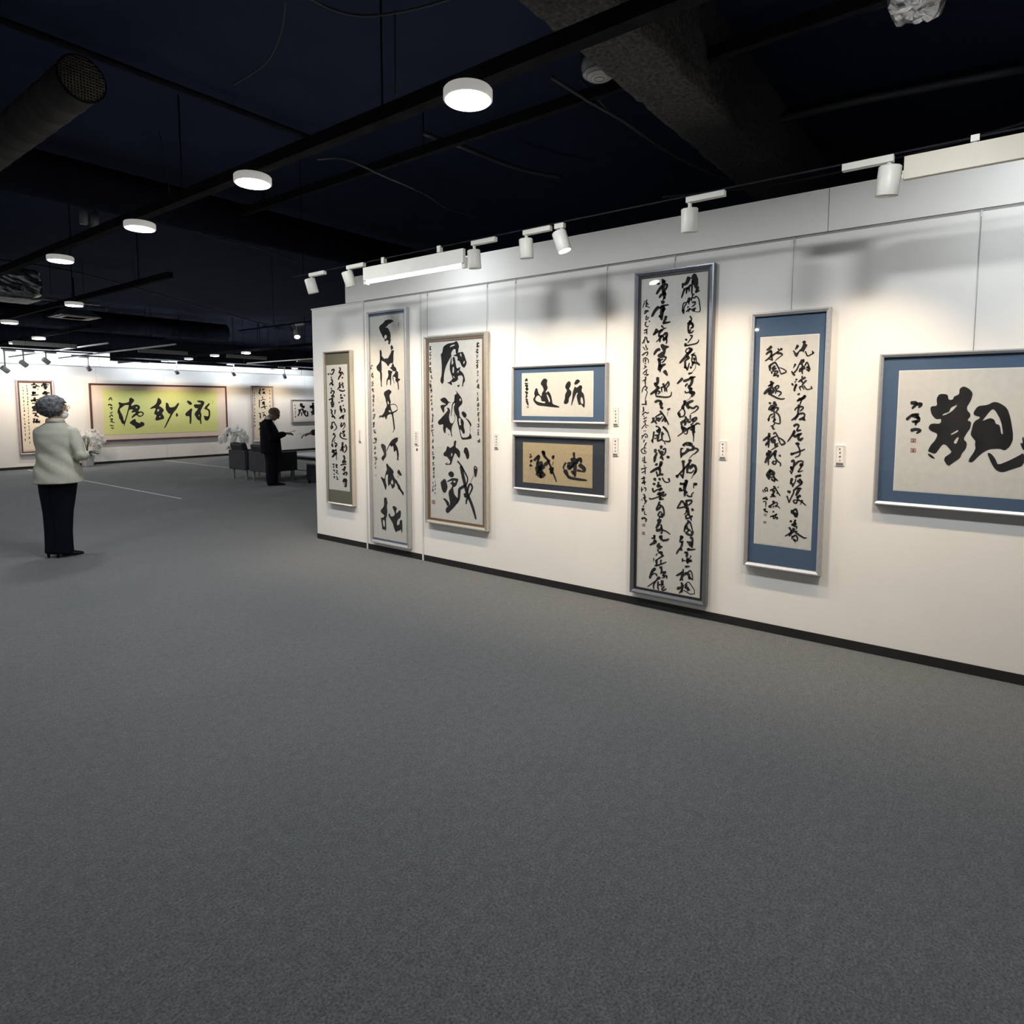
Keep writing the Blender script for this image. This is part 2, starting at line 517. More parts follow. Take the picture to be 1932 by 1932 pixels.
def artwork(key, pl, outer, paper, label, frame_m, mat_m, paper_m, fw=0.022, depth=0.045, lip=None, wires=(), glass=True, orect=None, prect=None, group=None, edge=0.0):
    o = orect or rect(pl, outer, depth)
    p = prect or rect(pl, paper, depth * 0.55)
    root = thing('framed_calligraphy', pl.at((o[0] + o[2]) / 2, o[1], depth / 2), label, 'framed art', group)
    i = [o[0] + fw, o[1] + fw, o[2] - fw, o[3] - fw]
    b = MB(); frame_ring(b, pl, o, i, 0.004, depth, depth - 0.008); fo = b.build('frame', frame_m, root)
    if lip:
        lw = fw + lip[1]
        b = MB(); frame_ring(b, pl, [i[0] - .001, i[1] - .001, i[2] + .001, i[3] + .001], [o[0] + lw, o[1] + lw, o[2] - lw, o[3] - lw], depth * .5, depth * .72)
        b.build('frame_lip', lip[0], root)
    b = MB(); slab(b, pl, [i[0] - .004, i[1] - .004, i[2] + .004, i[3] + .004], 0.004, depth * .5); b.build('mat_board', mat_m, root)
    if edge:
        b = MB(); slab(b, pl, [p[0] - edge, p[1] - edge, p[2] + edge, p[3] + edge], depth * .49, depth * .53); b.build('paper_backing', mat('white_backing_edge', (.88, .87, .85), .8), root)
    b = MB(); slab(b, pl, p, depth * .5, depth * .55); po = b.build('paper_sheet', paper_m, root)
    ink(INK[key], pl, depth * .55 + .0012, po)
    if glass:
        b = MB(); slab(b, pl, [i[0] - .002, i[1] - .002, i[2] + .002, i[3] + .002], depth * .64, depth * .69); b.build('glass_pane', glass_mat(), root)
    for u, top in wires:
        MB().tube([pl.at(u, o[3] - 0.01, .012), pl.at(u, top, .006)], 0.0016, 6).build('hanging_wire', M_WIRE, root)
        b = MB(); slab(b, pl, [u - .004, top - .03, u + .004, top + .004], 0.0, .008); b.build('hanging_hook', M_WIRE, root)
    return root

M_SILVER = mat('brushed_silver_frame', (0.50, 0.50, 0.51), 0.48, metal=0.6, var=0.05, scale=60)
M_STEEL = mat('dark_steel_frame', (0.21, 0.22, 0.25), 0.36, metal=0.75, var=0.06, scale=60)
M_CHAMP = mat('champagne_frame', (0.62, 0.57, 0.49), 0.35, metal=0.7, var=0.05, scale=60)
M_BROWNF = mat('brown_frame_lip', (0.16, 0.10, 0.06), 0.5)
M_BLACKL = mat('black_frame_lip', (0.015, 0.015, 0.018), 0.5)
M_MAROON = mat('maroon_lacquer_frame', (0.10, 0.035, 0.04), 0.4)
M_LILAC = mat('pale_lilac_frame', (0.50, 0.45, 0.49), 0.4, metal=0.3)
M_OLIVE = mat('olive_brocade_mat', (0.175, 0.165, 0.115), 0.85, var=0.10, scale=240, bump=.1)
M_BLUE = mat('blue_silk_mat', (0.080, 0.132, 0.225), 0.8, var=0.14, scale=260, bump=.1)
M_SLATE = mat('slate_blue_mat', (0.13, 0.17, 0.26), 0.8, var=0.12, scale=260, bump=.1)
M_NAVY = mat('charcoal_silk_mat', (0.035, 0.040, 0.055), 0.75, var=0.18, scale=200, bump=.1)
M_CREAM = mat('cream_silk_mat', (0.70, 0.61, 0.53), 0.85, var=0.04, scale=200)
M_PAPER = mat('white_rice_paper', (0.74, 0.70, 0.65), 0.9, var=0.03, scale=30)
M_PAPERW = mat('warm_rice_paper', (0.76, 0.72, 0.67), 0.9, var=0.03, scale=30)
M_TAN = mat('tan_gold_paper', (0.52, 0.40, 0.24), 0.9, var=0.05, scale=40)
M_GREEN = mat('lime_green_paper', (0.64, 0.68, 0.26), 0.9, var=0.06, scale=60)
M_IVORY = mat('ivory_paper', (0.74, 0.66, 0.53), 0.9, var=0.04, scale=60)

# brush strokes of each work as traced outlines and centre lines
INK = {
'p1': '''
@605 680 24.15
#
50 860 320 900 420 830 520
60 830 520 890 560 980 520
60 890 560 920 640 850 760 800 880
44 980 540 1040 650
60 990 770 990 820
#
50 870 1010 840 1120
44 980 1010 1010 1070 930 1120 850 1120
50 870 1140 840 1230 760 1330
60 870 1200 910 1240
50 1010 1140 1030 1270
50 850 1340 930 1390 1060 1390 1090 1340
#
60 930 1550 910 1630
60 1070 1580 1100 1620
60 930 1680 930 1750
50 960 1680 1020 1740
50 940 1850 1030 1830
@605 755 24.15
60 840 90 845 130
#
60 900 260 900 400 890 470
70 910 450 960 440 930 560
40 1030 220 1040 280
50 1050 380 1110 480 1060 560
#
60 860 830 990 730 1080 690
60 1020 700 1020 840
60 1000 830 1050 820
#
50 960 1030 910 1140
60 930 1130 940 1240
36 950 1190 1010 1150 1070 1030 1110 1160 1010 1340
#
60 1000 1440 1110 1400
60 1040 1430 1050 1520
44 930 1470 880 1610 960 1720 1060 1760 1200 1780
70 1060 1560 1080 1610 1040 1660
30 970 1530 1040 1500
@605 830 19.32
#
50 800 90 790 260 750 310
60 790 260 800 360 820 430
40 720 390 760 320
40 850 240 880 270
36 900 170 940 270 930 380 850 470
#
50 840 570 870 660 850 750
80 800 800 920 790
36 730 920 830 890 940 880
#
50 870 970 880 1040 780 1090
44 870 1040 850 1160
50 820 1220 870 1280
40 860 1220 930 1180 960 1230 920 1300
#
60 880 1420 810 1530
60 900 1430 930 1490 840 1520
50 920 1490 920 1700 870 1660
40 850 1600 860 1610
@605 680 24.15
#
44 490 460 580 400 610 460 540 620 480 640 420 570
60 340 610 380 650
#
40 470 750 510 810
50 480 850 540 960 460 1040 400 1130
70 510 1060 570 1090
50 560 1080 540 1160
#
44 470 1260 510 1320
50 480 1390 590 1400 610 1460 540 1600
60 450 1470 510 1470
#
60 500 1650 550 1600 620 1670
50 560 1700 480 1750 370 1800
60 530 1760 530 1890
@605 755 24.15
60 520 10 540 70
50 460 120 590 80
60 480 200 600 170
80 500 280 590 270
36 480 120 500 240
36 590 120 600 250
#
50 460 420 520 520 470 560
44 480 560 550 690 540 760
60 510 760 580 730 660 840
44 660 440 640 640
#
40 500 1040 600 990 650 1060
44 520 1060 500 1170
50 480 1180 480 1320
40 530 1170 550 1250 480 1310
36 640 1060 730 1250 600 1400
#
44 610 1500 550 1600
44 600 1530 660 1640 560 1800 520 1930
#
@605 830 19.32
24 510 0 480 90
40 430 130 400 210
50 420 200 440 250
40 520 100 590 170 530 270
40 520 200 560 220
#
50 460 360 410 460
50 460 400 570 370
50 460 440 510 480
80 540 490 590 490
60 530 500 470 570 420 630
24 560 330 570 480 580 740
#i
26 560 870 560 1000
26 550 900 630 910
26 600 930 570 1000 630 1010
26 430 890 490 880 460 990
26 450 1000 500 1000
26 450 1090 510 1110 490 1160
26 570 1100 610 1140 550 1200
26 580 1190 650 1250
26 470 1230 520 1270
26 580 1330 620 1400
26 580 1420 650 1440
26 470 1340 510 1340 490 1400
''',
'p2': '''
@690 590 17.56
#
P 640 245 855 215 935 300 880 300 830 350 750 380 715 445 650 485 665 500 700 485 745 515 790 610 820 680 830 790 815 850 830 910 820 970 790 1060 735 1025 755 960 745 915 690 910 655 950 630 970 625 880 560 810 540 740 495 670 440 530 445 470 470 425 600 320
H 655 715 710 780 660 895 600 810
#
P 480 1205 535 1300 530 1400 520 1600 525 1800 535 1940 400 1940 340 1790 440 1680 470 1600 470 1450 455 1280
P 500 1380 560 1470 620 1535 670 1500 720 1530 790 1410 835 1310 845 1250 945 1240 925 1330 915 1450 915 1600 905 1660 870 1680 835 1660 780 1720 745 1790 690 1700 620 1630 530 1585 490 1560
P 865 1055 925 1190 870 1210 845 1250 835 1230 815 1120
P 905 1660 940 1740 950 1790 1000 1810 1030 1940 890 1940 870 1880 820 1850 790 1830 850 1800 865 1720
P 740 1910 800 1900 850 1940 730 1940
@690 700 16.1
P 395 0 495 0 490 330 480 400 495 480 470 485 455 400 465 340 440 250 440 60
P 665 0 830 0 790 70 775 150 775 330 765 440 745 450 740 250 660 280 655 430 635 440 630 270 680 180 690 100
P 905 0 965 0 990 60 985 150 980 230 1050 240 1030 290 985 310 1000 420 1010 530 990 605 960 340 930 340 895 280 915 210 850 165 830 180 850 280 885 400 860 370 820 240 810 150 880 80
#
P 690 550 760 590 790 640 715 740 740 860 765 930 745 1020 755 1090 790 1200 810 1240 880 1220 960 1160 980 1180 900 1250 830 1280 860 1480 885 1690 885 1780 850 1780 845 1700 815 1480 790 1300 680 1330 650 1380 640 1440 620 1475 590 1440 585 1380 510 1420 470 1390 400 1440 395 1410 450 1390 395 1380 430 1350 490 1350 560 1260 600 1130 640 1080 640 1000 610 930 610 860 530 660
H 655 920 690 915 710 1000 680 1015
H 690 1220 720 1175 770 1240 740 1255
14 760 1025 840 1005 910 1030 950 1090 955 1150
12 850 1780 845 1830 800 1860
@690 820 17.56
#
P 550 285 670 370 670 540 690 700 600 830 570 885 510 770 615 650 560 530 490 345
P 1000 90 1090 105 1060 140 1065 210 980 295 1040 390 1075 500 1100 680 1080 800 1105 865 1070 850 1060 815 1015 870 1045 770 1030 620 1010 510 975 550 940 590 925 500 910 380 890 370 850 420 810 350 780 370 700 530 670 570 670 540 780 310 850 190
#
P 700 940 770 1040 860 1120 940 1240 900 1300 940 1400 970 1460 1040 1520 1080 1620 1140 1700 1150 1760 1190 1830 1250 1925 1245 1990 1100 1810 1070 1800 1060 1730 985 1590 965 1620 970 1720 880 1810 850 1720 825 1640 790 1650 770 1720 735 1650 730 1440 745 1340 700 1310 660 1370 655 1440 660 1560 700 1700 655 1860 610 1700 560 1560 500 1430 515 1390 590 1450 625 1470 640 1350 670 1230 705 1150 680 1050 680 970
H 880 1470 920 1600 885 1665 825 1600
P 1105 1150 1210 1350 1140 1370 1040 1260 1060 1190
P 1075 1350 1090 1390 1070 1415 1055 1390
@690 920 17.56
P 1060 0 1150 0 1200 90 1265 170 1250 250 1230 270 1195 190 1120 80
#
P 650 320 700 350 700 430 730 500 700 590 710 720 720 840 690 900 720 920 680 980 670 1130 685 1350 655 1450 640 1400 590 1380 550 1395 535 1250 510 1080 500 995 560 995 610 960 610 910 560 870 500 810 500 740 550 690 610 600 605 400 615 335
H 570 1060 630 1090 635 1290 600 1300 565 1170
P 775 845 805 870 810 930 870 960 920 945 970 890 950 800 880 650 920 595 1000 640 1035 690 1000 790 1010 855 1050 830 1120 740 1170 780 1165 900 1140 1010 1080 1040 1040 1120 1030 1210 1050 1255 1120 1210 1130 1090 1190 1055 1215 1150 1215 1400 1210 1500 1190 1500 1170 1380 1110 1430 1060 1430 1000 1490 930 1330 890 1160 770 970 750 890
T 701 693 5 8 702.5 708 5 9 703 724 6 10 703.5 736 5 7 704.5 748 5 7 704.8 756 4 6 704.5 764 2 5 704.5 774 4 6 706 786 7 11 705 801 4 10 707 814 5 8 708 831 8 11 707.5 845 4 6 708 855 4 5 709 865 7 7 708.5 874 4 5 708.5 882 3 4
S 709 897 2 3 752 612 2 6
''',
'p3': '''
@800 630 16.1
#
P 990 205 1030 270 1070 390 1040 440 1045 540 990 610 960 580 960 470 900 450 830 560 820 600 840 680 800 720 740 830 670 970 610 1200 600 1330 600 1450 555 1540 485 1430 535 1250 540 1060 535 900 520 700 500 620 560 570 570 450 600 370 690 310 740 290 900 265
H 780 390 840 335 930 315 945 345 870 370 800 405
P 1040 560 1110 560 1165 530 1220 620 1260 760 1305 880 1235 1030 1170 1010 1120 920 1080 820 1000 800 1030 740 1000 680 900 670 880 660 960 620
H 1090 590 1130 600 1145 700 1110 680
H 1180 900 1210 820 1245 830 1215 915
P 870 700 930 700 950 800 970 950 1000 1060 1090 1000 1105 1020 1080 1110 1120 1130 1180 1180 1220 1270 1245 1400 1240 1440 1200 1500 1180 1610 1150 1600 1170 1450 1190 1330 1150 1260 1090 1260 1020 1290 1040 1380 960 1450 870 1470 830 1440 860 1550 820 1555 750 1500 690 1480 770 1460 870 1370 850 1290 820 1220 780 1080 780 950 810 800 810 720 835 720 840 850 835 950 900 880 870 800
H 870 1000 915 1000 910 1190 860 1180
H 990 1180 1050 1090 1060 1170
H 870 1250 940 1330 900 1350
P 1000 1560 1100 1540 1060 1610 1030 1610
#
@800 730 16.1
P 570 325 640 320 700 380 740 450 850 470 740 480 720 540 610 620 620 720 605 790 570 760 510 640 490 580 540 545 640 545 665 520 600 490 510 430 490 380
P 720 625 770 650 800 740 770 830 760 900 770 1000 800 1090 870 1115 930 1000 945 920 915 850 915 800 950 870 950 980 900 1100 860 1170 830 1320 860 1520 830 1510 800 1330 720 1270 680 1220 660 1280 655 1380 635 1420 590 1350 570 1250 590 1150 560 1130 480 1160 430 1120 420 1050 500 970 580 880 660 790 730 700 690 650
P 950 95 1010 160 1100 270 1150 360 1170 460 1150 530 1050 620 1050 700 1080 800 1075 880 1140 960 1180 1000 1215 1080 1200 1200 1245 1350 1230 1420 1190 1430 1150 1350 1120 1300 1090 1290 1110 1400 1150 1540 1290 1540 1370 1490 1390 1400 1420 1440 1450 1520 1430 1580 1350 1590 1150 1610 1110 1500 1060 1270 1010 1080 1000 900 930 800 905 680 905 600 940 530 930 450 940 330 960 220 1000 200
H 1100 340 1130 400 1090 440 1070 390
H 1060 940 1120 960 1110 1080 1130 1150 1080 1180 1050 1020
22 945 240 930 440 870 520 850 640 820 880
26 960 460 900 470 880 520
P 1180 730 1260 780 1300 850 1270 940 1210 930 1170 870 1130 790
P 1270 940 1380 1020 1450 1150 1410 1220 1390 1150 1330 1040 1260 960
8 1400 1200 1400 1420
P 720 1440 770 1430 760 1460 730 1460
#
@800 825 12.075
P 710 65 740 90 720 180 720 230 770 260 820 320 825 430 800 480 760 430 710 350 690 400 650 500 630 590 600 630 580 620 600 550 560 490 520 440 450 430 440 360 500 310 520 220 545 195 590 250 640 215 680 180 675 110
H 620 360 650 355 640 430 615 435
P 930 230 980 230 1020 330 1035 430 1010 500 970 495 940 390 900 340 910 270
14 590 610 510 620 500 600 540 585
#
P 610 770 660 790 690 850 660 910 600 910 550 850 560 800
P 460 940 500 970 510 1020 540 1130 520 1200 490 1270 440 1260 400 1180 385 1080 375 1020 420 980
P 510 1010 630 930 700 930 770 940 785 970 750 1060 730 1110 660 1140 670 1200 690 1310 770 1390 800 1400 740 1530 640 1640 540 1740 490 1690 500 1610 560 1560 600 1530 580 1420 550 1240 620 1160 645 1110 620 1060 580 1070 640 1010 640 985 530 1020
H 660 990 720 990 715 1030 680 1035
P 425 1395 470 1385 540 1440 590 1530 530 1580 490 1470
48 845 660 880 850 930 1060 960 1200 1000 1330 1050 1440 1110 1600 1150 1740 1180 1860
24 765 545 840 640 930 800 990 930 980 1040 940 1120
44 950 1090 870 1140 810 1180 800 1290 790 1400 740 1510
32 980 1290 1000 1170 1030 1080 1070 1070 1100 1150 1060 1250 1010 1350
36 930 1280 940 1350 1000 1360 970 1430 960 1520
P 1160 640 1215 690 1220 760 1190 910 1160 910 1135 820 1130 690
H 1155 670 1200 710 1165 720
6 1130 860 1060 1030
T 901.5 651 6 9 900 663 6 8 900.5 672.5 4 6 901 682 7 7 900.5 691 5 8 901.5 702 5 6 901.5 708 3 4 901 719 6 6 902 729 6 9 901.5 743 3 6 901.5 753 5 7 902 764 5 7 902 772 3 5 903 782 6 8 903 792 3 7 903 803 5 8 902.5 816 5 11 903.5 832 6 7
T 811.5 657 5 7 811.5 668 6 7 812 677 5 5 812 686 5 6 812 698 5 10 814 711 6 7 812.5 719 5 4 812 728 5 8 813.5 737 5 7 814 748 4 4 814 755 5 4 814 762 4 6 815 772 5 5 816 784 6 7 816 793 3 7 816 804 5 7 816 814 6 7 816.5 821 3 4 816.5 832 4 6 816.5 844 4 6 817 855 4 6 818 864 5 6 818 875 6 7 818.5 885 4 6 818.5 892 3 4 818.5 899 4 5 817 911 3 4 817 918 3 5 817 925 3 5 821 909 2 4 821.5 916 3 4 821 923 2 4 821 930 3 3
S 818 947 6 8
''',
'p4': '''
@950 670 6.9
#
P 530 300 575 320 560 380 580 430 545 480 560 490 580 465 610 500 630 570 635 635 690 655 730 670 725 685 620 675 540 665 440 655 390 600 385 570 410 530 395 500 420 425 445 440 450 490 495 545 500 490 525 460 510 410 480 375 500 330
H 425 540 410 585 450 610 540 630 545 605 490 600 490 560 455 520
H 555 505 580 520 610 590 595 620 585 590
#
P 845 335 875 350 875 400 850 440 885 470 880 520 850 560 850 610 820 640 780 630 800 560 800 510 830 460 800 425 810 380
P 950 310 1000 330 985 360 940 390 915 375
P 930 400 950 430 1000 385 1030 410 1010 470 1045 500 1060 600 1055 690 1030 670 1010 640 980 655 960 590 950 530 970 490 950 490 920 560 895 630 885 665 880 640 895 560 900 480
H 1010 540 1030 560 1040 630 1020 640 1000 600
#i
14 285 340 300 310 310 340
14 280 370 320 370
16 285 400 310 395 300 430
18 290 440 315 440 300 460
16 285 480 310 490 295 510
14 300 520 300 545 285 545
14 290 570 315 580
18 300 590 310 620 320 650
s 995.8 767.8 3.8 3.8
''',
'p4b': '''
@950 670 6.9
#
24 400 1370 460 1310 450 1370 430 1420
70 460 1410 490 1450
60 455 1460 450 1530
44 440 1530 490 1590
60 510 1540 490 1590
44 520 1440 470 1500 510 1530
26 510 1250 530 1310 570 1360
30 515 1255 535 1300
18 570 1350 620 1470 690 1650
34 540 1430 600 1370
24 600 1490 640 1470 620 1540 610 1490
P 640 1300 670 1310 650 1365 620 1330
6 650 1390 630 1440
#
22 915 1270 920 1340
60 915 1350 910 1400
60 850 1440 900 1410
26 840 1440 860 1480 930 1410
34 930 1400 930 1580
26 890 1510 920 1560
30 960 1370 1000 1350 1010 1400
24 950 1410 970 1370
36 990 1430 1050 1480 1040 1520
20 960 1500 1030 1515
16 810 1400 780 1460 790 1490
36 800 1500 840 1580
26 840 1580 900 1605 1080 1630
#i
12 345 1290 360 1310
14 340 1330 370 1320
16 350 1380 370 1370 350 1400
14 340 1440 375 1440
14 350 1420 360 1450
s 1001.4 884.5 2.3 3.2
''',
'p5': '''
@1205 505 14.86
#
P 1555 155 1620 180 1640 250 1680 330 1660 380 1680 440 1650 490 1700 550 1690 620 1640 650 1600 690 1580 640 1610 600 1560 560 1530 460 1500 420 1500 340 1470 290 1500 200
75 1410 270 1360 400 1290 480
50 1250 440 1225 570
40 1290 580 1250 700 1200 850
45 1350 560 1335 730
40 1410 560 1415 670
40 1460 480 1390 560 1330 600
36 1510 350 1495 560 1490 700 1515 790
40 1590 690 1710 640
24 1560 730 1510 790 1500 840
18 1480 290 1430 310
#
26 1510 830 1570 850 1600 800 1680 870 1710 1020 1725 1180 1690 1240 1570 1230
60 1430 850 1400 930 1360 970
26 1360 980 1260 1000 1230 1150 1240 1270
50 1240 1180 1260 1290
24 1340 1010 1270 1120 1280 1240
30 1410 940 1410 1030
28 1490 830 1480 940
34 1500 980 1580 960 1570 1030 1490 1100
24 1390 1080 1370 1140
34 1470 1160 1400 1180 1330 1240
50 1500 1200 1600 1130
36 1560 1170 1550 1230
22 1420 1130 1400 1250
#
70 700 380 690 560 680 700
P 640 290 760 360 760 400 700 430 640 400
P 480 430 550 400 610 440 570 490 520 480
60 660 520 580 610 500 740
44 740 470 800 480 770 580 720 660
60 690 690 740 720 640 760 580 840
70 730 720 710 850
40 740 830 680 900
#
80 680 940 670 1010
60 560 1100 470 1190 400 1310 370 1370
40 580 1140 680 1070 840 1040
80 680 1070 660 1200 640 1350 640 1460
60 720 1130 680 1240
60 600 1350 580 1390
52 770 1360 740 1450 690 1550
44 680 1560 890 1520
#
@1205 605 14.86
40 640 140 700 210
60 510 240 470 330 410 400
34 460 350 600 280 770 200
50 660 250 590 330 560 400
60 590 440 560 400
50 650 420 600 500 590 600
28 590 500 490 600
44 610 450 700 400 750 330
60 760 340 790 400 740 540
36 770 430 785 560 770 650
50 720 480 710 570
30 700 440 680 560
#
P 660 640 740 690 850 710 850 750 760 790 760 870 730 960 690 1040 640 1060 560 1040 510 970 600 900 690 850 650 800 600 690
60 590 800 500 840 430 950
36 550 1060 600 1110 690 1070
34 700 1010 770 1030 710 1130 650 1180
60 560 1070 590 1180 570 1290
60 600 1260 650 1260 750 1220
90 620 1270 560 1380
40 600 1350 600 1440
70 720 1410 800 1530
#
@1205 505 14.86
34 1440 1360 1480 1440 1450 1500 1360 1570
60 1450 1490 1430 1600
40 1480 1570 1540 1620
@1205 605 14.86
44 1440 20 1400 100 1390 240 1400 340
50 1480 60 1520 130 1510 200
40 1520 180 1450 220
36 1400 340 1470 340 1540 280
36 1450 250 1420 340
#
34 1310 520 1350 560
44 1330 530 1355 540
30 1440 420 1500 420 1480 480 1370 630
60 1330 650 1290 700
30 1290 710 1440 680 1610 640 1670 590 1685 530
#
30 1400 760 1500 800 1440 880 1350 900 1320 850 1360 790 1450 790
60 1470 810 1420 890 1350 930
60 1380 930 1290 1040 1150 1190
50 1350 1010 1410 1040 1320 1110
34 1320 1110 1290 1170 1330 1180
44 1300 1200 1310 1290 1350 1350
34 1350 1390 1390 1300 1420 1180
60 1290 1290 1340 1330
30 1470 970 1580 900
30 1540 930 1500 1020 1490 1130 1520 1200
30 1540 980 1590 980 1630 1170
60 1560 1050 1570 1120
50 1530 1170 1640 1190 1710 1250
44 1530 1150 1500 1270
60 1450 1310 1490 1310
12 1600 1240 1580 1340 1490 1450
#
40 1400 1490 1500 1460
@1205 705 14.86
50 1225 130 1170 190 1080 280
50 1260 210 1400 160 1480 80
50 1440 120 1590 90
60 1500 100 1490 240 1430 360
36 1370 280 1300 340
30 1310 330 1320 370
60 1420 330 1420 400 1500 420
60 1470 420 1440 520 1500 560
30 1300 490 1330 540 1440 510 1570 530
70 1470 530 1550 540 1480 640
10 1460 650 1390 730 1320 750
#
60 1290 760 1290 850
40 1320 780 1210 930
30 1300 860 1250 940
60 1330 850 1440 790 1530 760
70 1360 870 1400 980
40 1420 930 1530 970 1620 910 1670 960 1600 1040
20 1610 1040 1450 1130
70 1210 950 1270 960
32 1240 960 1290 1060 1280 1160 1200 1210 1120 1150 1110 1090 1220 970
60 1120 1100 1160 1230
#
44 1300 1210 1330 1250 1260 1330
40 1190 1350 1200 1430 1240 1560 1230 1640
60 1220 1350 1310 1350 1290 1450
60 1240 1520 1290 1510
30 1450 1160 1440 1310
50 1370 1270 1390 1350 1460 1350
40 1480 1300 1600 1230 1620 1270 1560 1350
70 1510 1280 1530 1350
36 1460 1440 1540 1370
40 1380 1540 1520 1470 1620 1410
34 1600 1410 1660 1390 1720 1420
60 1530 1450 1520 1600
30 1290 1520 1380 1560
@1205 805 14.86
50 1210 0 1240 120
60 1230 80 1320 60
30 1480 10 1370 80 1230 170 1090 270
30 1370 80 1350 200 1270 190
70 1530 0 1530 200
50 1500 80 1580 160
40 1530 190 1545 300
24 1540 300 1535 430
30 1450 90 1510 60
#
44 1240 500 1290 550
40 1250 510 1330 460 1420 450 1510 490
40 1300 480 1390 530
50 1400 480 1450 540
60 1430 490 1510 540
60 1520 540 1540 640
40 1560 600 1670 650 1560 770
50 1540 630 1420 660
40 1440 640 1390 690
16 1550 750 1480 820 1410 890
36 1190 610 1180 740 1190 870
36 1190 620 1250 610
60 1380 620 1350 690 1240 780
50 1240 740 1190 850
#
70 1250 960 1250 1040
44 1250 1040 1260 1200 1240 1450
40 1180 1340 1240 1440
70 1440 930 1430 1000
44 1430 1000 1350 1100 1220 1240 1060 1410
70 1060 1400 1110 1370
50 1420 1070 1370 1180 1350 1300
60 1480 1080 1590 1090
60 1500 1100 1440 1180
50 1580 1100 1610 1220 1550 1330
40 1600 1240 1540 1350
14 1540 1330 1470 1460
30 1370 1280 1480 1290 1560 1210
#
60 1330 1500 1320 1600
40 1170 1580 1210 1620
@1200 905 14.86
60 1420 20 1400 120 1340 230
50 1240 110 1300 130
50 1310 130 1380 90
70 1390 90 1360 240 1360 330
60 1250 240 1220 310
50 1220 300 1320 300
50 1370 320 1440 370
60 1380 350 1360 460
30 1430 420 1460 460 1560 470 1560 410 1620 350
30 1610 110 1700 110 1680 150 1620 150 1620 240
#
40 1280 590 1220 690 1150 800
40 1290 590 1350 670 1370 750 1280 780 1150 800
50 1410 580 1410 700
40 1420 590 1550 580 1550 640 1470 720
70 1410 680 1410 820
60 1430 780 1460 880 1480 1000
30 1390 880 1440 880 1350 980
P 1550 810 1580 790 1635 850 1580 895 1545 850
40 1400 1000 1410 1090 1520 1060
30 1460 960 1410 1000
36 1490 990 1530 1060 1550 1150
30 1510 1050 1580 1040
40 1560 1010 1570 1050
#
34 1440 1150 1510 1190 1550 1300 1590 1450
44 1470 1190 1380 1320 1350 1460
60 1420 1300 1400 1380
40 1430 1370 1540 1440
50 1400 1470 1450 1530 1570 1570
60 1580 1450 1570 1560
40 1470 1420 1440 1470
#
@1200 1010 14.86
60 1270 20 1260 100
60 1300 30 1230 150
36 1220 170 1300 200 1310 150
44 1300 170 1270 320 1180 430 1130 520
50 1250 380 1290 420
50 1520 70 1580 100 1570 350
90 1510 190 1540 310
40 1430 180 1480 200
44 1440 400 1500 360
40 1440 410 1660 390
#
60 1410 470 1430 540 1410 610
40 1360 480 1420 480
24 1520 570 1540 600 1490 650
90 1420 720 1510 710
70 1460 650 1440 780
60 1520 700 1550 740
30 1300 650 1300 750
30 1300 700 1380 710
44 1380 880 1500 870
#
34 1325 950 1320 1010
50 1330 1020 1230 1080 1130 1130
50 1300 1060 1280 1180 1230 1270
44 1400 1050 1320 1150
34 1280 1190 1310 1270
60 1400 1060 1480 1110 1490 1230
28 1450 1040 1520 990 1570 1080 1590 1260
40 1490 1180 1580 1240
#
40 1260 1330 1320 1380
60 1300 1390 1290 1520
60 1160 1490 1290 1460
60 1410 1380 1380 1450
50 1370 1460 1470 1470
40 1290 1540 1210 1620
40 1290 1500 1290 1600
20 1340 1540 1440 1600 1530 1650 1640 1630
20 1380 1370 1470 1310 1560 1420 1630 1540 1640 1650
44 1430 1480 1510 1540
30 1460 1560 1420 1500
#
@1205 705 14.86
60 530 110 530 250 470 330
60 460 260 490 340 560 380
60 570 380 480 470 330 580
60 490 480 480 600
34 540 490 600 510 540 580
34 480 630 620 650 790 660 900 620 920 510
50 690 280 700 340
30 640 400 650 520
36 620 400 750 330 820 230
36 820 220 850 300 780 400
44 730 350 735 500
34 770 400 790 510
#
50 460 800 530 760 610 770 640 800
50 620 800 590 880
60 640 820 620 970
60 650 950 670 990
#
P 785 990 880 950 900 990 820 1050
40 600 1050 650 1110 740 1230 840 1430
36 650 1110 540 1170 460 1220
60 410 1240 420 1310
44 420 1320 350 1380
40 440 1320 510 1410
90 560 1250 560 1330
34 500 1230 490 1330
30 660 1200 600 1290
50 740 1230 650 1340
50 760 1280 740 1360
10 820 1060 800 1190
#
30 480 1470 560 1500 600 1540
40 690 1480 700 1530
30 690 1500 770 1590 800 1640
50 590 1540 520 1630
@1205 805 14.86
30 730 20 800 120 850 260 890 400
36 880 400 820 420 740 400
36 430 140 410 280 380 440
40 370 370 400 450
80 540 100 540 160
40 600 60 590 160 560 240
34 490 240 450 250
30 480 320 440 340
60 540 230 530 400
40 660 150 650 260 660 370
34 700 190 660 240
34 630 360 530 420
26 650 370 720 420 740 500
#
60 640 540 620 620
60 470 640 460 730
50 500 780 440 850
60 460 840 440 990
36 510 730 490 800
40 560 650 640 820
80 640 700 650 780
36 680 640 750 620 740 740 660 820
40 650 820 600 860
44 600 870 660 870 680 940
P 760 850 820 800 890 850 830 910
#
70 490 1050 510 1080
70 640 990 600 1080
60 630 1040 570 1170
60 570 1160 480 1190 330 1280
50 580 1160 600 1250 590 1320
34 500 1260 520 1380
44 680 1340 590 1340 510 1390
60 440 1450 470 1510
50 570 1450 610 1500
28 660 1430 720 1530 790 1560 860 1550
40 840 1450 870 1540
#
@1200 905 14.86
P 460 100 510 80 555 110 540 155 500 155 460 130
44 630 70 620 150
60 590 180 700 170
30 630 150 700 180
34 465 240 490 340 580 290 720 240
